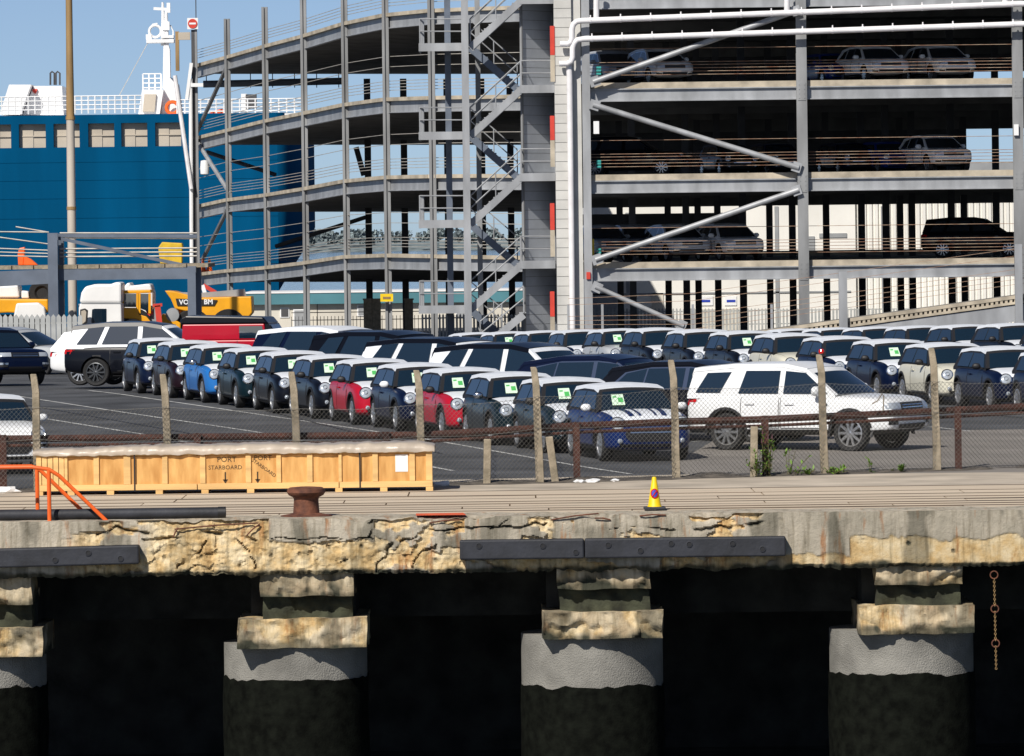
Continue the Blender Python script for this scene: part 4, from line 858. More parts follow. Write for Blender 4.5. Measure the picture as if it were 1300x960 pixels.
def landing(x0_, x1_, y):
    a, c_ = Wp(x0_, y, YS0), Wp(x1_, y, YS0); z = a.z
    R_.part(MB().box((a.x, YS0, z-.05), (c_.x, YS1+2, z)).box((a.x, YS0-.05, z-.28), (c_.x, YS0-.002, z+.06)).box((a.x-.05, YS0-.04, z-.28), (a.x-.002, YS1+2, z+.06)), 'landing', 'steel')
    railing([a, c_], YS0+.02)
    b = MB()
    for hh in (1.1, .57): b.tube((a.x, YS0, z+hh), (a.x+.1, YS1+2, z+hh), .028, 6)
    for k in range(5): b.tube((a.x+.03*k, YS0+.1+.85*k, z), (a.x+.03*k, YS0+.1+.85*k, z+1.1), .026, 6)
    R_.part(b, 'railing', 'steel', smooth=True)
def flight(pa, pb, Y, m_, rail_):
    a, c_ = Wp(*pa, Y), Wp(*pb, Y); lo, hi = (a, c_) if a.z < c_.z else (c_, a)
    for dy in (-.05, 1.1): R_.part(MB().bar(lo+Vector((0, dy, -.12)), hi+Vector((0, dy, -.12)), .05, .30), 'stringer', m_)
    n = 11
    for k in range(n):
        p = lo.lerp(hi, (k+.7)/n); R_.part(MB().box((p.x-.15, Y, p.z-.02), (p.x+.15, Y+1.07, p.z+.02)), 'tread', m_)
    if rail_:
        railing([lo, hi], Y-.03); railing([lo, hi], Y+1.1)
    else: railing([lo, hi], Y+1.1)
for y in (57, 169.5, 281.5, 390): landing(533, 590, y)
for y in (-3, 110, 222, 333): landing(661, 705, y)
for y0, y1 in ((57, -3), (169.5, 110), (281.5, 222), (390, 333)): flight((597, y0), (662, y1), YS0+.05, 'steel', True)
for y0, y1 in ((57, 110), (169.5, 222), (281.5, 333), (390, 441)): flight((597, y0), (657, y1), YS1+.5, 'slate', False)  # shade under the rear flights put into a darker steel colour
flight((610, 441), (665, 396), YS0+.05, 'steel', True)
# ------------------------------------------------------------------ side ramp wing
ZP = {250: 338, 290: 331, 338: 322, 387: 313, 439: 304, 491: 296, 547: 291, 605: 289, 672: 287}
RL = {4: ([82, 71, 57, 44, 28, 17, 11.4, 9, 7], 98), 3: ([174, 164, 152, 142, 131, 124, 122, 121, 120], 188), 2: ([261, 252, 246, 238, 228, 223, 221.6, 221, 221], 273), 1: ([347, 342, 338, 332, 324, 322, 323, 324, 325], 362)}
wing = thing('ramp_wing', 'left wing of the car park with sloping curved decks between tall posts', 'building', (-7, 300, .15)); R_ = Rel(wing); pxs = list(ZP)
for lv, (ys, yb) in RL.items():
    fr = [Wp(px, y, ZP[px]) for px, y in zip(pxs, ys)]; bk = [Wp(px, yb-14, 345) for px in pxs]
    for p in bk: p.y = 345
    b = MB(); rg = [[f_+Vector((0, .3, -.02)), k_+Vector((0, 0, 0)), k_-Vector((0, 0, .45)), f_+Vector((0, .3, -.30))] for f_, k_ in zip(fr, bk)]
    R_.part(b.loft(rg), 'deck_slab', 'slab')
    for i, (a, c_) in enumerate(zip(fr, fr[1:])):
        R_.part(MB().bar(a-Vector((0, 0, .09)), c_-Vector((0, 0, .09)), .4, .18), 'edge_kerb', 'conc')
        d = Vector((0, .05, -.46)); R_.part(MB().bar(a+d, c_+d, .05, .55).bar(a+d+Vector((0, -.05, -.28)), c_+d+Vector((0, -.05, -.28)), .24, .035), 'edge_beam', 'steel')
        if lv < 4 or True:
            for o_ in (.35, .5, .65, .8, 1.5, 2.0):
                if lv == 4 and o_ > 1.4: continue
                u = Vector((0, .1, o_)); R_.part(MB().tube(a+u, c_+u, .019, 4), 'barrier_cable', 'cableg')
    for u in (.4, .6, .8): R_.part(MB().tube(bk[2]+Vector((0, 0, u)), bk[-1]+Vector((0, 0, u)), .02, 4), 'barrier_cable', 'cable')
for px, top in ((290, 24), (338, 9), (387, -30), (439, -30), (491, -30), (549, -30)):
    p = Wp(px, 200, ZP.get(px, 291)-.35); zt = min(17.5, Wp(px, top, p.y).z)
    R_.part(MB().box((p.x-.16, p.y-.15, -1.3), (p.x-.03, p.y+.15, zt)).box((p.x-.029, p.y-.05, -1.3), (p.x+.10, p.y+.05, zt)).box((p.x+.101, p.y-.15, -1.3), (p.x+.17, p.y+.15, zt)), 'post', 'steeld')
for px, Y in ((467, 338), (513, 338), (568, 336), (648, 336), (612, 338)):
    x = Wp(px, 200, Y).x; R_.part(MB().box((x-.18, Y-.18, -1.3), (x+.18, Y+.18, Wp(px, 100, Y).z)), 'interior_column', 'dcol')
p, q = Wp(452, 187, 338), Wp(462, 223, 338); R_.part(MB().bar(p, q, .3, .3), 'interior_column', 'dcol')
for (a, c_, Y0_, Y1_, m_) in (((288, 85), (250, 168), 331, 338, 'steeld'), ((249, 178), (292, 246), 338, 331, 'steel'), ((291, 262), (257, 330), 331, 338, 'steeld'), ((262, 193), (350, 222), 341, 343, 'slate'), ((350, 313), (464, 276), 340, 338, 'dcol')):
    R_.part(MB().tube(Wp(*a, Y0_-.4), Wp(*c_, Y1_-.4), .12, 8), 'brace', m_, smooth=True)
t = thing('drain_pipe', 'long horizontal blue-grey pipe hung under the top ramp deck', 'pipe', Wp(258, 107, 339)); q = Rel(t); q.part(MB().tube(Wp(258, 107, 339), Wp(436, 103, 339), .2, 10), 'pipe_run', 'slate', smooth=True)
for k in range(7): c_ = Wp(262+28*k, 100, 339); q.part(MB().bar(c_-Vector((0, 0, .5)), c_+Vector((0, 0, .3)), .05, .05), 'hanger', 'dcol')
# entry ramp in front of the main block
ramp = thing('entry_ramp', 'sloping concrete entry ramp with perforated kerb rising to the right', 'ramp', (Wp(1100, 400, 246).x, 246, .15)); R_ = Rel(ramp); YR = 246
a, c_ = Wp(880, 432, YR), Wp(1590, 333.5, YR)
R_.part(MB().prism([(a.x, a.z-.1), (c_.x, c_.z-.1), (c_.x, c_.z-.45), (a.x, a.z-.45)], YR+.1, YR+7), 'ramp_slab', 'slab')
dz = Vector((0, 0, 1)); R_.part(MB().bar(a-dz*.06, c_-dz*.06, .25, .14), 'kerb_rail', 'conc'); R_.part(MB().bar(a-dz*.30, c_-dz*.30, .25, .10), 'kerb_rail', 'conc')
b = MB(); n = 118
for k in range(n): p = a.lerp(c_, k/n); b.box((p.x-.055, YR-.1, p.z-.26), (p.x+.055, YR+.1, p.z-.12))
R_.part(b, 'kerb_spacer', 'conc'); R_.part(MB().bar(a-dz*.72, c_-dz*.72, .12, .66), 'ramp_beam', 'steel')
x = Wp(1070, 400, YR).x; R_.part(MB().box((x-.17, YR-.35, .1), (x+.17, YR-.14, Wp(1070, 345, YR).z)), 'post', 'steel')
x = Wp(1293, 400, YR).x; R_.part(MB().box((x-.15, YR-.35, .1), (x+.15, YR-.14, Wp(1293, 310, YR).z)), 'post', 'steel')
for o_ in (.45, .65, .85, 1.05, 1.6, 1.9):
    k0, k1 = Wp(722, 425, YR)+dz*(o_*.85-.15), a+dz*o_
    R_.part(MB().path([k0, k1, c_+dz*o_], .011, 4), 'barrier_cable', 'cable')
for px in (722, 765, 880, 980): p = Wp(px, 424, YR); R_.part(MB().box((p.x-.05, YR, .1), (p.x+.05, YR+.1, p.z+1.2)), 'rail_post', 'steel')
# cars on the decks
for (px, lv, m, c, d, ang, lb) in ((925, 0, estate, 'white', 5.5, 0, 'white car facing out on the first deck, left of centre'), (858, 0, estate, 'white', 6.4, 0, 'white car on the first deck beside the front-facing white one'), (805, 0, estate, 'silver', 9, 0, 'silver car on the first deck, third from its right-hand white car'), (762, 0, estate, 'silver', 8, 0, 'silver car on the first deck beside the corner column'),
    (1240, 0, rover, 'black', 9, 1, 'black sport utility car side-on at the right of the first deck'), (1187, 1, estate, 'white', 5.5, 0, 'white car facing out at the right of the second deck'), (1125, 1, hatch, 'blue', 8, 0, 'dark blue small car left of the white car on the second deck'), (1075, 1, hatch, 'navy', 9, 0, 'navy small car on the second deck near the column'), (985, 1, hatch, 'navy', 9, 0, 'navy small car on the second deck left of the column'), (925, 1, hatch, 'black', 9, 0, 'black small car in the middle of the second deck'), (800, 1, rover, 'black', 8, 1, 'black sport utility car side-on at the left of the second deck'),
    (1108, 2, estate, 'white', 5.5, 0, 'white car facing out on the third deck right of the column'), (1192, 2, estate, 'white', 5.6, 0, 'white car facing out at the right of the third deck'), (836, 2, estate, 'white', 5.6, 0, 'white car facing out at the left of the third deck'), (775, 2, estate, 'silver', 8, 0, 'silver car beside the corner column on the third deck'), (1055, 2, hatch, 'blue', 8.5, 0, 'blue small car beside the column on the third deck')):
    Y = YF+d; x = Wp(px, [300, 190, 80][lv], Y).x
    place(m, {'hatch': 'small_hatchback'}.get('hatch' if m is hatch else '', 'parked_car'), lb, x, Y, (-math.pi/2+.28) if not ang else -.15, dict(paint=c, roof=c, hood=c, pillar=c, skip=('permit_label',)), 'cars parked on the car park decks', z=LV[lv]-.03)

# ------------------------------------------------------------------ ship
YH = 425
ship = thing('cargo_ship', 'large blue-hulled cargo ship moored behind the car park', 'ship', (-45, YH, -2.2)); R_ = Rel(ship)
zt = Wp(100, 146, YH).z; z1, z0 = Wp(100, 157, YH).z, Wp(100, 187, YH).z
ops = [(Wp(a, 170, YH).x, Wp(c, 170, YH).x) for a, c in ((-62, -28), (-18, 14), (24, 58), (68, 101), (112, 145), (154, 187), (197, 230))]
xe = Wp(352, 200, YH).x
b = MB(); b.box((-75, YH, z1), (xe, YH+.4, zt)); xx = -75
for a, c in ops+[(xe, xe)]:
    if a > xx+.01: b.box((xx, YH, z0+.001), (a, YH+.4, z1-.001))
    xx = c
b.box((-75, YH, -6), (xe, YH+.4, z0)); R_.part(b, 'hull_side', 'hull')
for y_ in (205, 228, 251, 276): zz_ = Wp(150, y_, YH).z; R_.part(MB().box((-75, YH-.025, zz_-.03), (xe, YH-.002, zz_+.03)), 'plate_seam', 'hull')
# rounded bow quarter
rg = []
for k in range(13):
    z = -6+(zt+6)*k/12; xt = Wp(385, 200, YH).x; over = xt if z > 5.0 else xt-(5.0-z)*.62
    if z > 5: over = xt
    rg.append([(min(xe, over-.5), YH, z)]+[(min(xe, over-.5)+(over-min(xe, over-.5))*math.sin(t), YH+9*(1-math.cos(t)), z) for t in [math.pi/2*u/10 for u in range(1, 11)]]+[(over, YH+24, z)])
R_.part(MB().loft(rg, False, False), 'bow_quarter', 'hull', smooth=True, angle=50)
R_.part(MB().box((-75, YH+.41, zt-.25), (xe+1.5, YH+24, zt-.05)), 'weather_deck', 'shipw')
for a, c in ops:
    R_.part(MB().box((a-.05, YH+.45, z0-.1), (a+(c-a)*.52, YH+.5, z1+.1)).box((a+(c-a)*.52, YH+.52, z0-.1), (c+.05, YH+.6, z1+.1)), 'bulwark_panel', 'hulltop')
    R_.part(MB().box((a, YH+.40, (z0+z1)/2-.05), (c, YH+.44, (z0+z1)/2+.02)), 'opening_rail', 'hulltop'); R_.part(MB().box((a-.1, YH+.42, z0-.15), (c+.1, YH+.85, z0-.1)), 'opening_sill', 'hulltop')
def srail(xa_, xb_, y0_, y1_, Y, n):
    b = MB()
    for k in range(4): z = Wp(xa_, y0_+(y1_-y0_)*k/3.4, Y).z; b.tube((Wp(xa_, 140, Y).x, Y, z), (Wp(xb_, 140, Y).x, Y, z), .045, 5)
    for k in range(n+1): x = Wp(xa_+(xb_-xa_)*k/n, 140, Y).x; b.tube((x, Y, Wp(xa_, y1_+3, Y).z), (x, Y, Wp(xa_, y0_, Y).z), .055, 5)
    R_.part(b, 'deck_railing', 'shipw')
srail(-40, 180, 124, 143, YH+.6, 26); srail(225, 384, 127, 144, YH+.8, 16); srail(182, 205, 94, 114, YH+6, 3)
P_ = lambda l: [(Wp(x, y, YH+4).x, Wp(x, y, YH+4).z) for x, y in l]
R_.part(MB().prism(P_([(1, 146), (13, 108), (41, 108), (27, 146)]), YH+3, YH+10), 'deckhouse', 'shipw'); R_.part(MB().prism(P_([(28, 146), (42, 109), (78, 109), (80, 146)]), YH+4.5, YH+10), 'deckhouse', 'shipw')
R_.part(MB().prism(P_([(41, 113), (47, 113), (45, 119), (41, 117)]), YH+4.3, YH+4.49), 'lifebuoy_box', 'doorred'); R_.part(MB().path([Wp(64, 108, YH+5), Wp(64, 93, YH+5), Wp(66, 91, YH+5), Wp(69, 93, YH+5), Wp(69, 108, YH+5)], .07, 6).path([Wp(71, 108, YH+5), Wp(71, 93, YH+5), Wp(73, 91, YH+5), Wp(76, 93, YH+5), Wp(76, 108, YH+5)], .07, 6), 'vent_pipe', 'dcol')
R_.part(MB().prism(P_([(176, 146), (181, 114), (208, 114), (203, 146)]), YH+3.5, YH+11), 'deckhouse', 'shipw'); R_.part(MB().prism(P_([(204, 146), (209, 100), (214, 97), (221, 105), (227, 146)]), YH+4.4, YH+11), 'deckhouse', 'shipw')
R_.part(MB().prism(P_([(184, 120), (199, 120), (197, 142), (182, 142)]), YH+3.3, YH+3.49), 'louvre', 'hulltop')
R_.part(torus(Wp(219, 137, YH+3.8), .42, .13, 'Y'), 'lifebuoy', 'orange', smooth=True)
Q = lambda x, y: Wp(x, y, YH+6)
R_.part(MB().prism(P_([(205, 112), (206, 58), (211, 52), (214, 62), (215, 112)]), YH+5.4, YH+6.4), 'mast', 'shipw'); R_.part(MB().tube(Q(208, 58), Q(206.5, 3), .22, 8, .08).tube(Q(212, 56), Q(211, 14), .16, 8, .1), 'mast_top', 'shipw')
R_.part(MB().cbox(Q(204, 52.5), (1.95, 1.6, .25)).cbox(Q(213, 47), (.9, 1.4, .2)), 'radar_platform', 'shipw'); R_.part(torus(Q(197, 40), .42, .1, 'Y').path([Q(190, 51), Q(190, 40), Q(194, 31), Q(200, 30)], .06, 6).path([Q(205, 33), Q(217, 33), Q(220, 40), Q(220, 52)], .06, 6), 'platform_rail', 'shipw')
R_.part(MB().bar(Q(195, 11), Q(213, 12), .15, .2).cbox(Q(214, 10), (.25, .3, .7)).cbox(Q(189, 47), (.4, .4, .35)).cbox(Q(211, 33), (.5, .5, .6)), 'radar_scanner', 'shipw'); R_.part(MB().tube(Q(188, 54), Q(151, 122), .03, 4), 'stay_wire', 'cableg')
R_.part(MB().cbox(Wp(319, 129, YH+2), (.75, .8, 1.0)), 'deck_box', 'dcol'); R_.part(MB().cbox(Wp(310, 131, YH+2), (.4, .6, 1.3)), 'deck_locker', 'shipw'); R_.part(MB().prism(P_([(268, 146), (270, 143), (284, 139), (288, 146)]), YH+1.4, YH+2.5), 'deck_gear', 'orange')

# ------------------------------------------------------------------ far shore
b = MB(); rows = []
for i in range(81):
    x = -900+1800*i/80; hgt = 2.5+1.5*noise.noise((x*.012, 0, 0)); rows.append([(x, 3500, -2.3), (x, 3560, hgt*.5), (x, 3800, hgt+1.0), (x, 4400, hgt+2)])
tagp(link('far_shore', b.loft(rows, False, False).mesh('far_shore', True), 'tree'), kind='structure')
lf = MB(); rnd = random.Random(5)
for i in range(60):
    x = rnd.uniform(-190, 60); Y = rnd.uniform(3490, 3600); h = rnd.uniform(5.5, 11)
    for k in range(90):
        a, e, r = rnd.uniform(0, 6.28), rnd.uniform(-.6, 1), rnd.uniform(.3, 1); c = Vector((x+math.cos(a)*r*h*.6, Y+math.sin(a)*r*h*.4, h*.62+e*h*.45*math.sqrt(max(0, 1.1-r*r)))); u = Vector((rnd.uniform(-1, 1), rnd.uniform(-1, 1), rnd.uniform(-1, 1)))*1.2; v = u.orthogonal()*.7
        lf.add([c-u, c-v, c+u, c+v], [(0, 1, 2, 3)])
o = link('far_wood', lf.mesh('far_wood', fix=False), 'tree'); tagp(o, 'line of far trees on the opposite shore', 'trees', kind='stuff')

# ------------------------------------------------------------------ lamp pole, gantry, fences and buildings at left
p = Wp(90, 200, 229); t = thing('tall_pole', 'tall tapering pole with rusty upper half at far left', 'pole', (p.x, 229, .15)); q = Rel(t); zr = Wp(89, 150, 229).z
q.part(MB().lathe([(.17, .1), (.165, 4), (.155, zr)], (p.x, 229, 0), n=16), 'lower_shaft', 'pole', smooth=True); q.part(MB().lathe([(.155, zr), (.13, 12), (.11, 18)], (p.x, 229, 0), n=16), 'upper_shaft', 'polerust', smooth=True)
for zz in (zr, 5.6): q.part(MB().lathe([(.18, zz-.06), (.18, zz+.06)], (p.x, 229, 0), n=16), 'shaft_joint', 'polerust')
gan = thing('steel_gantry', 'grey steel access bridge with cable rails at the left', 'bridge', (Wp(68, 400, 222).x, 222, .15)); R_ = Rel(gan); YG = 222
A_ = lambda x, y, d=0: Wp(x, y, YG+d)
for px, y, w_ in ((68, 296, .36), (244, 338, .30)):
    p = A_(px, y); R_.part(MB().box((p.x-w_/2, YG-.55, .1), (p.x+w_/2, YG-.50, p.z)).box((p.x-w_/2, YG-.22, .1), (p.x+w_/2, YG-.17, p.z)).box((p.x-.02, YG-.499, .1), (p.x+.02, YG-.221, p.z)).box((p.x+w_/2-.03, YG+.3, .1), (p.x+w_/2+.15, YG+.7, p.z-.02)), 'column', 'slate')
R_.part(MB().prism([(A_(-40, 346).x, A_(-40, 346).z), (A_(66, 342).x, A_(66, 342).z), (A_(66, 360).x, A_(66, 360).z), (A_(-40, 366).x, A_(-40, 366).z)], YG-.16, YG+.1), 'beam', 'slate')
R_.part(MB().prism([(A_(72, 341).x, A_(72, 341).z), (A_(248, 340).x, A_(248, 340).z), (A_(248, 354).x, A_(248, 354).z), (A_(72, 356).x, A_(72, 356).z)], YG-.16, YG+.1), 'beam', 'slate')
xa, xb = A_(-40, 340).x, A_(250, 340).x; x = xa; zz = A_(150, 341).z
while x < xb: R_.part(MB().box((x+.02, YG-.18, zz+.01), (x+.78, YG+5, zz+.15)), 'deck_plank', 'cpost'); x += .8
for y0, y1 in ((296, 296), (302, 303), (316, 315), (321, 320), (326, 325)): R_.part(MB().tube(A_(76, y0), A_(250, y1), .03, 5), 'barrier_cable', 'cableg')
R_.part(MB().bar(A_(76, 299), A_(250, 300), .1, .13), 'top_rail', 'slate'); R_.part(MB().bar(A_(72, 302), A_(248, 340), .08, .12), 'brace', 'slate')
for (a, c) in (((-40, 294), (62, 295)), ((20, 288), (62, 295)), ((-10, 300), (62, 310)), ((-40, 314), (62, 318)), ((-40, 319), (62, 322)), ((-40, 324), (62, 326))): R_.part(MB().tube(A_(*a), A_(*c), .025, 5), 'barrier_cable', 'cableg')
for (px, py, s_, lb, nm) in ((33, 339, .9, 'orange plastic barrier lying on the access bridge at far left', 'plastic_barrier'),):
    p = A_(px, py, 2); t = thing(nm, lb, 'barrier', (p.x, YG+2, zz+.15)); MB().prism([(-.32, 0), (-.10, 0), (-.04, .5), (-.02, .85), (-.28, .8), (-.34, .5)], -.2, .2).build('barrier_panel', 'orange', t, bevel=.04); MB().prism([(-.1, 0), (.55, 0), (.25, .28), (-.05, .45)], -.25, .1).build('barrier_foot', 'orange', t, bevel=.04); t.scale = (.85, .85, .8)
p = A_(217, 334, 2.4); t = thing('grit_bin', 'yellow grit bin on the access bridge', 'bin', (p.x, YG+2.4, zz+.15)); MB().prism([(-.38, 0), (.42, 0), (.44, .55), (-.44, .55)], -.35, .35).build('bin_body', 'bin', t, bevel=.03); MB().prism([(-.47, .56), (.47, .56), (.44, .75), (-.30, .80)], -.38, .38).build('bin_lid', 'bin', t, bevel=.04)
for (px, lb) in ((258, 'left of two orange and white cones at the ramp end'), (266, 'right of two orange and white cones at the ramp end')):
    p = Wp(px, 347 if px > 260 else 348, 337); t = thing('traffic_cone', lb, 'cone', p, 'orange cones at the ramp end'); MB().box((-.25, -.25, 0), (.25, .25, .06)).build('cone_base', 'orange', t); MB().lathe([(.2, .06), (.13, .38)], n=14).build('cone_body', 'orange', t, smooth=True); MB().lathe([(.13, .38), (.09, .6)], n=14).build('white_band', 'shipw', t, smooth=True); MB().lathe([(.09, .6), (.04, .85)], n=14).build('cone_tip', 'orange', t, smooth=True)
# sign mast at the ramp end
p = Wp(247, 200, 336); t = thing('sign_mast', 'dark lattice mast with no-entry sign, lamp and white struts at the ramp end', 'mast', (p.x, 336, .15)); R_ = Rel(t); A_ = lambda x, y, d=0: Wp(x, y, 336+d)
R_.part(MB().box((p.x-.10, 335.9, -1.3), (p.x+.08, 336.1, A_(247, 38).z)), 'mast_post', 'dcol'); R_.part(MB().box((p.x+.09, 335.9, -1.3), (p.x+.22, 336.2, A_(247, 36).z)), 'mast_post', 'steeld')
R_.part(MB().tube(A_(242, 100, -.3), A_(243.5, 350, -.3), .11, 8), 'white_strut', 'shipw', smooth=True); R_.part(MB().tube(A_(222, 96, -.5), A_(243, 240, -.5), .12, 8), 'white_strut', 'wpipe', smooth=True); R_.part(MB().bar(A_(243, 80, -.4), A_(237, 126, -.4), .12, .18), 'white_strut', 'shipw')
c = A_(244.5, 30, -.3); R_.part(MB().lathe([(.26, 0), (.26, .04)], c, 'Y', 24), 'no_entry_disc', 'doorred'); R_.part(MB().box((c.x-.18, c.y-.012, c.z-.05), (c.x+.18, c.y-.003, c.z+.05)), 'no_entry_bar', 'shipw'); R_.part(MB().cbox(c+Vector((0, .06, 0)), (.6, .03, .62)), 'sign_board', 'shipw')
R_.part(MB().box((A_(223, 90).x, 336, A_(223, 90).z), (A_(227, 40).x, 336.3, A_(227, 40).z)), 'rusty_post', 'polerust'); R_.part(MB().cbox(A_(234, 46), (.65, .3, .42)), 'flood_lamp', 'hulltop'); R_.part(MB().cbox(A_(250, 108, -.4), (.7, .15, .2)), 'lamp_arm', 'shipw'); R_.part(MB().tube(A_(249, 32), A_(248.5, -15), .03, 5), 'aerial', 'dcol')
R_.part(MB().lathe([(.05, -.4), (.24, -.35), (.26, 0), (.22, .38), (.04, .42)], A_(260, 213, -.6), 'Z', 14), 'bulkhead_lamp', 'shipw', smooth=True)
t = thing('striped_barrier', 'red and white barrier arm leaning behind the red van', 'barrier', Wp(258, 365, 250)); q = Rel(t); q.part(MB().bar(Wp(257, 362, 250), Wp(269, 400, 250), .16, .16), 'white_arm', 'shipw'); q.part(MB().bar(Wp(258, 362, 250.4), Wp(316, 397, 250.4), .14, .16), 'red_arm', 'doorred')
# palisade fences
def palisade(px0, px1, ytop, Y, m_, label, step=.16, gap=.045, pointed=True):
    a, c = Wp(px0, ytop, Y), Wp(px1, ytop, Y); t = thing('palisade_fence', label, 'fence', ((a.x+c.x)/2, Y, g(Y)), 'palisade fences'); q = Rel(t); b = MB(); x = a.x
    while x < c.x:
        z = a.z+(c.z-a.z)*(x-a.x)/(c.x-a.x); w_ = step-gap; b.prism([(x, g(Y)), (x+w_, g(Y)), (x+w_, z-.1), (x+w_/2, z), (x, z-.1)], Y, Y+.03); x += step
    o = q.part(b, 'pale_run', m_); o['kind'] = 'stuff'
    for f_ in (.3, .8): zz_ = g(Y)+(a.z-g(Y))*f_; q.part(MB().box((a.x, Y+.031, zz_), (c.x, Y+.08, zz_+.06)), 'fence_rail', m_)
palisade(-30, 102, 399, 216, 'pal', 'grey palisade fence at far left in front of the trucks', .19, .03)
palisade(535, 665, 398, 300, 'pal', 'pale palisade fence under the foot of the stairs', .17, .07); palisade(745, 1310, 391, 341, 'pal', 'pale palisade fence in front of the white building', .20, .09)
a, c = Wp(370, 402, 318), Wp(560, 402, 318); t = thing('railing_fence', 'thin dark bar railing in front of the teal-roofed building', 'fence', (a.x+3, 318, .15)); q = Rel(t); b = MB(); x = a.x
while x < c.x: b.tube((x, 318, -1.1), (x, 318, a.z), .022, 4); x += .19
for zz_ in (.5, a.z-.2): b.tube((a.x, 318, zz_), (c.x, 318, zz_), .03, 4)
o = q.part(b, 'bar_run', 'dcol'); o['kind'] = 'stuff'
for px in (467, 478, 519): 
    x = Wp(px, 390, 317).x; t = thing('gate_pier', {467: 'leftmost concrete gate pier below the ramp deck', 478: 'middle concrete gate pier below the ramp deck', 519: 'rightmost concrete gate pier below the ramp deck'}[px], 'pier', (x, 317, .15)); MB().box((-.22, -.2, -1.4), (.22, .2, Wp(px, 381, 317).z-.15)).build('pier_shaft', 'cpost', t); MB().box((-.26, -.24, Wp(px, 381, 317).z-.149), (.26, .24, Wp(px, 381, 317).z-.07)).build('pier_cap', 'conc', t)
t = thing('height_sign', 'small yellow height-limit board on the ramp post', 'sign', Wp(491, 379, 295)); q = Rel(t); p0, p1 = Wp(483, 383, 295), Wp(499, 373, 295); q.part(MB().box((p0.x, 295, p0.z), (p1.x, 295.06, p1.z)), 'sign_board', 'yellow'); q.part(MB().box((p0.x+.12, 294.985, p0.z+.12), (p1.x-.12, 294.998, p1.z-.14)), 'sign_print', 'polerust')
# buildings behind
def house(px0, px1, ytop, yfas, Y, dep, label, wins):
    a, c, f_ = Wp(px0, ytop, Y), Wp(px1, ytop, Y), Wp(px0, yfas, Y); t = thing('office_building', label, 'building', ((a.x+c.x)/2, Y, .15), 'low teal-roofed buildings'); q = Rel(t)
    q.part(MB().box((a.x, Y, -1.3), (c.x, Y+dep, f_.z)), 'wall', 'cwall'); r = q.part(MB().box((a.x-.3, Y-.4, f_.z+.002), (c.x+.3, Y+dep, a.z)), 'roof_fascia', 'teal'); q.part(MB().box((a.x-.35, Y-.45, a.z+.002), (c.x+.35, Y+dep, a.z+.1)), 'roof_edge', 'shipw')
    for (x0_, x1_, y0_, y1_, m_) in wins:
        u, v = Wp(x0_, y1_, Y), Wp(x1_, y0_, Y); o = q.part(MB().box((u.x-.07, Y-.06, u.z-.07), (v.x+.07, Y-.002, v.z+.07)), 'window', 'shipw'); mb = MB().box((u.x, Y-.09, u.z), (v.x, Y-.061, v.z)); q.part(mb, 'pane', m_, o)
house(318, 402, 373, 387, 380, 10, 'left low building with teal fascia behind the red van', [(357, 366, 392, 402, 'dcol'), (374, 388, 394, 420, 'grey')]); house(403, 690, 372, 386, 374, 10, 'long low building with teal fascia behind the stairs', [(648, 664, 388, 400, 'dcol'), (455, 475, 388, 400, 'grey'), (580, 596, 390, 402, 'grey')])
YW = 346; wbd = thing('white_warehouse', 'long white warehouse seen through the open car park', 'building', (Wp(1030, 400, YW).x, YW, .15)); R_ = Rel(wbd); zt = 8.3
R_.part(MB().box((Wp(744, 300, YW).x, YW, -1.3), (Wp(1086, 300, YW).x, YW+15, zt-.5)), 'wall', 'wall'); R_.part(MB().box((Wp(1087, 300, YW).x, YW+.3, -1.3), (20.5*2, YW+15, zt-.5)), 'wall', 'wall'); x = Wp(1088, 300, YW).x
while x < 36: R_.part(MB().prism([(x, YW+.295), (x+.06, YW+.14), (x+.19, YW+.14), (x+.25, YW+.295)], -1.2, zt-.6, 'Z'), 'corrugation', 'wall'); x += .34
R_.part(MB().box((Wp(742, 300, YW).x, YW-.2, zt-.499), (41, YW+15, zt)), 'roof_edge', 'grey')
for (x0_, x1_, y0_, y1_, m_) in ((744, 783, 372, 420, 'grey'), (795, 798, 270, 372, 'grey'), (985, 988, 262, 420, 'grey'), (1120, 1123, 262, 420, 'grey'), (748, 1080, 371, 373, 'grey'), (890, 905, 376, 388, 'shipw'), (920, 935, 376, 388, 'shipw'), (880, 938, 392, 420, 'cwall'), (828, 842, 372, 420, 'cwall'), (1018, 1034, 300, 330, 'grey'), (1040, 1075, 296, 302, 'grey')):
    u, v = Wp(x0_, y1_, YW), Wp(x1_, y0_, YW); R_.part(MB().box((u.x, YW-.06, u.z), (v.x, YW-.003, v.z)), 'wall_panel' if x1_-x0_ > 8 else 'wall_strip', m_)
for px in (896, 928): u = Wp(px, 382, YW); R_.part(MB().box((u.x-.25, YW-.075, u.z-.08), (u.x+.25, YW-.062, u.z+.06)), 'notice_print', 'blueink')

# ------------------------------------------------------------------ red van
p = Vector((Wp(303, 410, 166).x, 166)); van = thing('boxy_van', 'red boxy off-road van with dark roof behind the lane of hatchbacks', 'van'); van.location = (p.x+.25, p.y+.6, g(166.6)); van.rotation_euler = (0, 0, math.radians(-8))
MB().prism([(-1.7, .50), (1.95, .50), (1.98, .85), (1.93, 1.12), (.95, 1.16), (.90, 1.28), (-1.72, 1.28)], -.84, .84).build('body', 'red', van, bevel=.03); MB().prism([(-1.72, 1.285), (.62, 1.285), (.58, 1.72), (-1.70, 1.72)], -.80, .80).build('upper_body', 'red', van, bevel=.03)
MB().prism([(-1.76, 1.722), (.70, 1.722), (.55, 1.90), (-1.6, 1.96), (-1.74, 1.90)], -.81, .81).build('roof', 'black', van, bevel=.04); MB().prism([(.625, 1.285), (.93, 1.285), (.70, 1.72), (.60, 1.72)], -.79, .79).build('windscreen_frame', 'black', van)
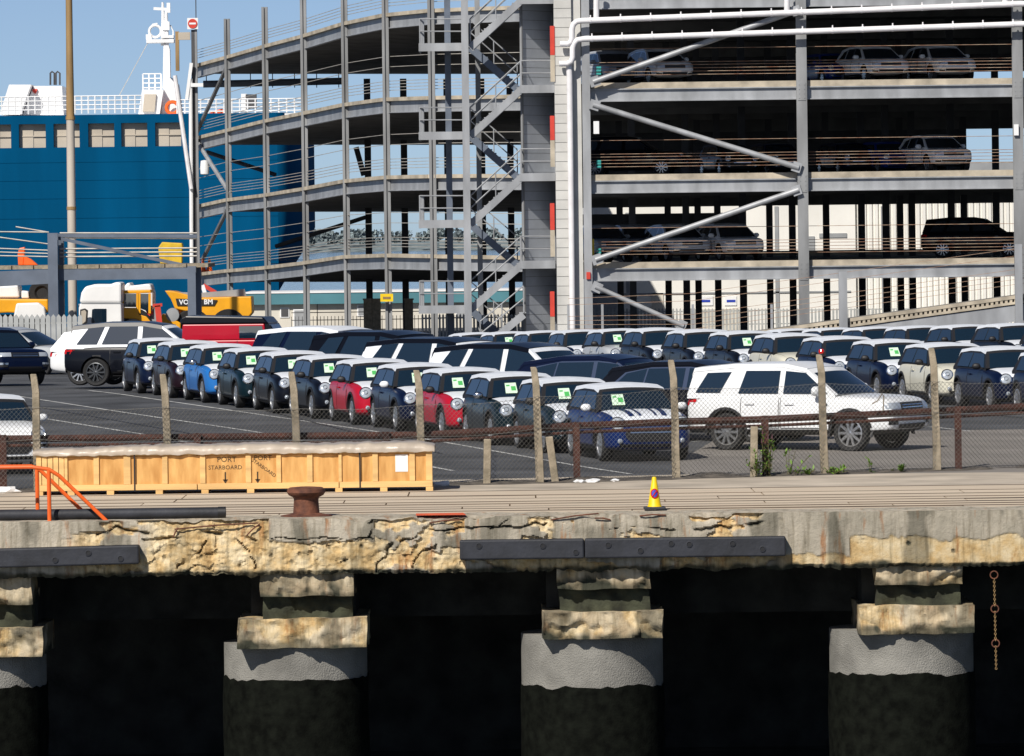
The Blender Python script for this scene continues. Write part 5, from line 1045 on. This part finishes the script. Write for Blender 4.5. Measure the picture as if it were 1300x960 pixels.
for sg in (-1, 1):
    y = sg*.80; MB().prism([(-.12, 1.33), (.56, 1.33), (.52, 1.66), (-.12, 1.66)], y, y+sg*.012).build('side_window', 'glass', van); MB().box((-.18, sg*.842, .56), (-.165, sg*.85, 1.26)).build('door_gap', 'plastic', van)
    MB().lathe([(.01, -.05), (.10, -.02), (.01, .06)], (.78, sg*1.0, 1.42), 'X', 8).build('wing_mirror', 'plastic', van); MB().bar((.82, sg*.8, 1.36), (.80, sg*.98, 1.40), .03, .03).build('mirror_arm', 'plastic', van)
    for x in (-1.05, 1.32): MB().box((x-.46, sg*.845, .62), (x+.46, sg*.875, .92)).build('wheel_arch_trim', 'plastic', van, bevel=.02); o = link('wheel', tyre_mesh(.39, .25, .24), 'tyre', van, (x, sg*.74, .39)); link('rim', rim_mesh(.255, 6, .22), ['darkrim', 'plastic'], o, (0, sg*.09, 0))
    MB().lathe([(.09, 0), (.085, .03), (.01, .045)], (1.98, sg*.62, .88), 'X', 16).build('headlight', 'lens', van, smooth=True)
MB().add([(.955, -.72, 1.32), (.955, .72, 1.32), (.735, .68, 1.69), (.735, -.68, 1.69)], [(0, 1, 2, 3)]).build('windscreen', 'glass', van); MB().box((1.95, -.42, .70), (2.0, .42, 1.02)).build('grille', 'plastic', van); MB().box((1.98, -.86, .46), (2.14, .86, .60)).build('bumper', 'plastic', van)
# ------------------------------------------------------------------ trucks and machines at left, behind the bridge
YT = 236
def mach(name, label, cat, px, Y=YT): t = thing(name, label, cat, (Wp(px, 400, Y).x, Y, .15)); r = Rel(t); return t, r
def pz(l, Y): return [(Wp(x, y, Y).x, Wp(x, y, Y).z) for x, y in l]
def twheel(R_, px, r, Y, z=.15, m='darkrim'): x = Wp(px, 400, Y).x; q = MB().lathe([(r*.5, .1), (r*.55, .0), (r*.92, -.02), (r, .06), (r, .42), (r*.92, .5), (r*.5, .45)], (x, Y, z+r), 'Y', 28, True); o = R_.part(q, 'wheel', 'tyre', smooth=True); R_.part(MB().lathe([(r*.52, .09), (r*.45, .02), (r*.2, .06), (.01, .0)], (x, Y-.0, z+r), 'Y', 20, False), 'hub', m, o, smooth=True)
t, R_ = mach('truck_cab', 'white truck tractor cab with high roof fairing behind the bridge', 'truck', 127)
R_.part(MB().prism(pz([(100, 428), (100, 391), (102, 385), (154, 385), (155, 428)], YT), YT, YT+2.3), 'cab', 'twhite', bevel=.05); R_.part(MB().prism(pz([(101, 384.6), (103, 372), (108, 364), (120, 361), (140, 361), (148, 358), (154, 359), (154, 384.6)], YT), YT+.03, YT+2.25), 'roof_fairing', 'twhite', bevel=.08)
R_.part(MB().prism(pz([(117, 393), (120, 392), (135, 392), (135, 410), (116, 410)], YT), YT-.03, YT-.002), 'door_window', 'glass'); R_.part(MB().prism(pz([(120, 394), (134, 393.5), (134, 408), (124, 409)], YT), YT-.035, YT-.031), 'window_reflection_sheet', 'sticker') if False else None
R_.part(MB().prism(pz([(102, 393), (108, 391.5), (112, 394), (111, 410), (105, 414), (102, 410)], YT-.35), YT-.5, YT-.35), 'wing_mirror', 'plastic', bevel=.02); R_.part(MB().prism(pz([(103.5, 395), (108, 393.5), (110, 396), (109, 408), (105.5, 411), (103.5, 408)], YT-.35), YT-.515, YT-.501), 'mirror_glass', 'hulltop'); R_.part(MB().bar(Wp(103, 384.8, YT-.012), Wp(154, 384.8, YT-.012), .02, .05), 'trim_line', 'grey'); R_.part(MB().bar(Wp(101, 411.5, YT-.012), Wp(154, 411.5, YT-.012), .02, .03), 'trim_line', 'grey')
twheel(R_, 118, .5, YT+.02); R_.part(MB().prism(pz([(99.4, 386), (99.8, 388), (99.8, 408), (99.4, 408)], YT), YT+.15, YT+2.15), 'windscreen', 'glass')
t, R_ = mach('truck_cab', 'second white truck cab mostly hidden behind the orange machine cab', 'truck', 175, YT+5); R_.part(MB().prism(pz([(156, 420), (156, 366), (161, 360), (165, 358.5), (166, 363), (186, 360.5), (191, 361), (194, 372), (194, 420)], YT+5), YT+5, YT+7), 'cab', 'twhite', bevel=.06); R_.part(MB().prism(pz([(188, 388), (193, 388), (193, 404), (188, 404)], YT+5), YT+4.97, YT+4.998), 'door_window', 'glass'); twheel(R_, 176, .5, YT+5.02)
t, R_ = mach('wheel_loader', 'orange-yellow tractor loader with glazed cab next to the white truck', 'loader', 172, YT+1.5); Y = YT+1.5
R_.part(MB().prism(pz([(155, 369), (191, 368), (192, 372), (155, 373)], Y), Y, Y+1.5), 'cab_roof', 'myellow', bevel=.03)
for px in (156, 174.5, 177, 190): R_.part(MB().bar(Wp(px, 372.5, Y), Wp(px, 398, Y), .09, .09), 'cab_pillar', 'myellow')
R_.part(MB().prism(pz([(157, 373), (174, 373), (174, 390), (157, 390)], Y), Y+.05, Y+.08), 'cab_window', 'sticker') if False else R_.part(MB().prism(pz([(157, 373), (173, 373), (173, 390), (157, 390)], Y), Y+.02, Y+.05), 'cab_window', 'glass')
R_.part(MB().prism(pz([(178.5, 373), (189.5, 373), (189.5, 396), (178.5, 392)], Y), Y+.02, Y+.05), 'cab_window', 'glass'); R_.part(MB().prism(pz([(156, 391), (176, 391), (176, 399), (186, 402), (193, 410), (195, 418), (190, 418), (183, 409), (172, 405), (156, 404)], Y), Y-.05, Y+.7), 'fender', 'myellow', bevel=.03)
R_.part(MB().prism(pz([(157, 399), (190, 399), (190, 426), (157, 426)], Y), Y+.2, Y+1.3), 'chassis', 'dcol'); twheel(R_, 169, .78, Y+.0, .15, 'grey'); R_.part(MB().bar(Wp(180, 380, Y+.2), Wp(192, 400, Y+.2), .1, .2).bar(Wp(200, 388, Y), Wp(203, 414, Y), .15, .22).bar(Wp(194, 388, Y), Wp(206, 387, Y), .15, .12), 'lift_arm', 'doorred'); R_.part(MB().prism(pz([(193, 393), (199, 391), (199, 415), (192, 413)], Y), Y+.2, Y+.9), 'engine_block', 'grey', bevel=.04)
YD = YT+4; t, R_ = mach('dump_truck', 'yellow dump truck with black name plate behind the red van', 'truck', 275, YD)
R_.part(MB().prism(pz([(209, 369), (221, 370), (252, 378), (319, 376.5), (320, 397), (316, 402), (262, 401), (222, 392), (217, 380)], YD), YD, YD+2.2), 'tipper_body', 'myellow', bevel=.04); R_.part(MB().prism(pz([(222, 371), (254, 372), (310, 367), (312, 376), (253, 377.5), (223, 377)], YD), YD+.5, YD+.56), 'mesh_guard', 'grey')
R_.part(MB().prism(pz([(223, 379), (276, 381), (272, 388), (225, 388)], YD), YD-.05, YD-.003), 'name_plate', 'plastic')
me = text_mesh('VOLVO BM', .27, .004, .008); c = Wp(249, 383.7, YD); o = link('plate_lettering', me, 'shipw', t); o.location = Vector((c.x, YD-.056, c.z))-t.location; o.rotation_euler = (math.pi/2, 0, 0)
R_.part(MB().prism(pz([(222, 393), (300, 400), (300, 420), (215, 420)], YD), YD+.4, YD+1.9), 'chassis', 'myellow', bevel=.05); twheel(R_, 290, .75, YD-.0); twheel(R_, 245, .75, YD-.0); R_.part(MB().lathe([(.01, -.02), (.26, 0), (.28, .2), (.01, .25)], Wp(219, 400, YD-.3), 'Y', 18), 'air_filter', 'grey', smooth=True); R_.part(MB().prism(pz([(206, 398), (216, 402), (230, 410), (230, 422), (203, 422)], YD), YD-.3, YD+.6), 'front_fender', 'myellow', bevel=.05)
YL = YT-6; t, R_ = mach('dump_truck', 'yellow dump truck with white cab at the far left edge', 'truck', 25, YL)
R_.part(MB().prism(pz([(-40, 379), (61, 380), (61, 397), (40, 398), (10, 397), (-40, 400)], YL), YL, YL+2.2), 'tipper_body', 'myellow', bevel=.05); R_.part(MB().prism(pz([(-30, 378), (-8, 364), (22, 362), (24, 378)], YL), YL+.3, YL+2), 'roof_fairing', 'twhite', bevel=.06); R_.part(MB().prism(pz([(26, 369), (35, 370), (36, 379), (26, 379)], YL), YL+.4, YL+1), 'white_tank', 'twhite', bevel=.05); R_.part(MB().prism(pz([(18, 405), (22, 385), (50, 384), (58, 390), (60, 405)], YL), YL-.5, YL-.05), 'white_bonnet', 'twhite', bevel=.06)
R_.part(MB().lathe([(.2, .1), (.28, 0), (.46, -.02), (.5, .08), (.5, .4), (.2, .45)], Wp(53, 372, YL+.5), 'Y', 24), 'spare_wheel', 'tyre', smooth=True); twheel(R_, 12, .7, YL+.2); twheel(R_, 50, .7, YL+.2)
R_.part(MB().prism(pz([(-20, 400), (62, 400), (62, 415), (-20, 415)], YL), YL+.8, YL+1.6), 'chassis', 'dcol')
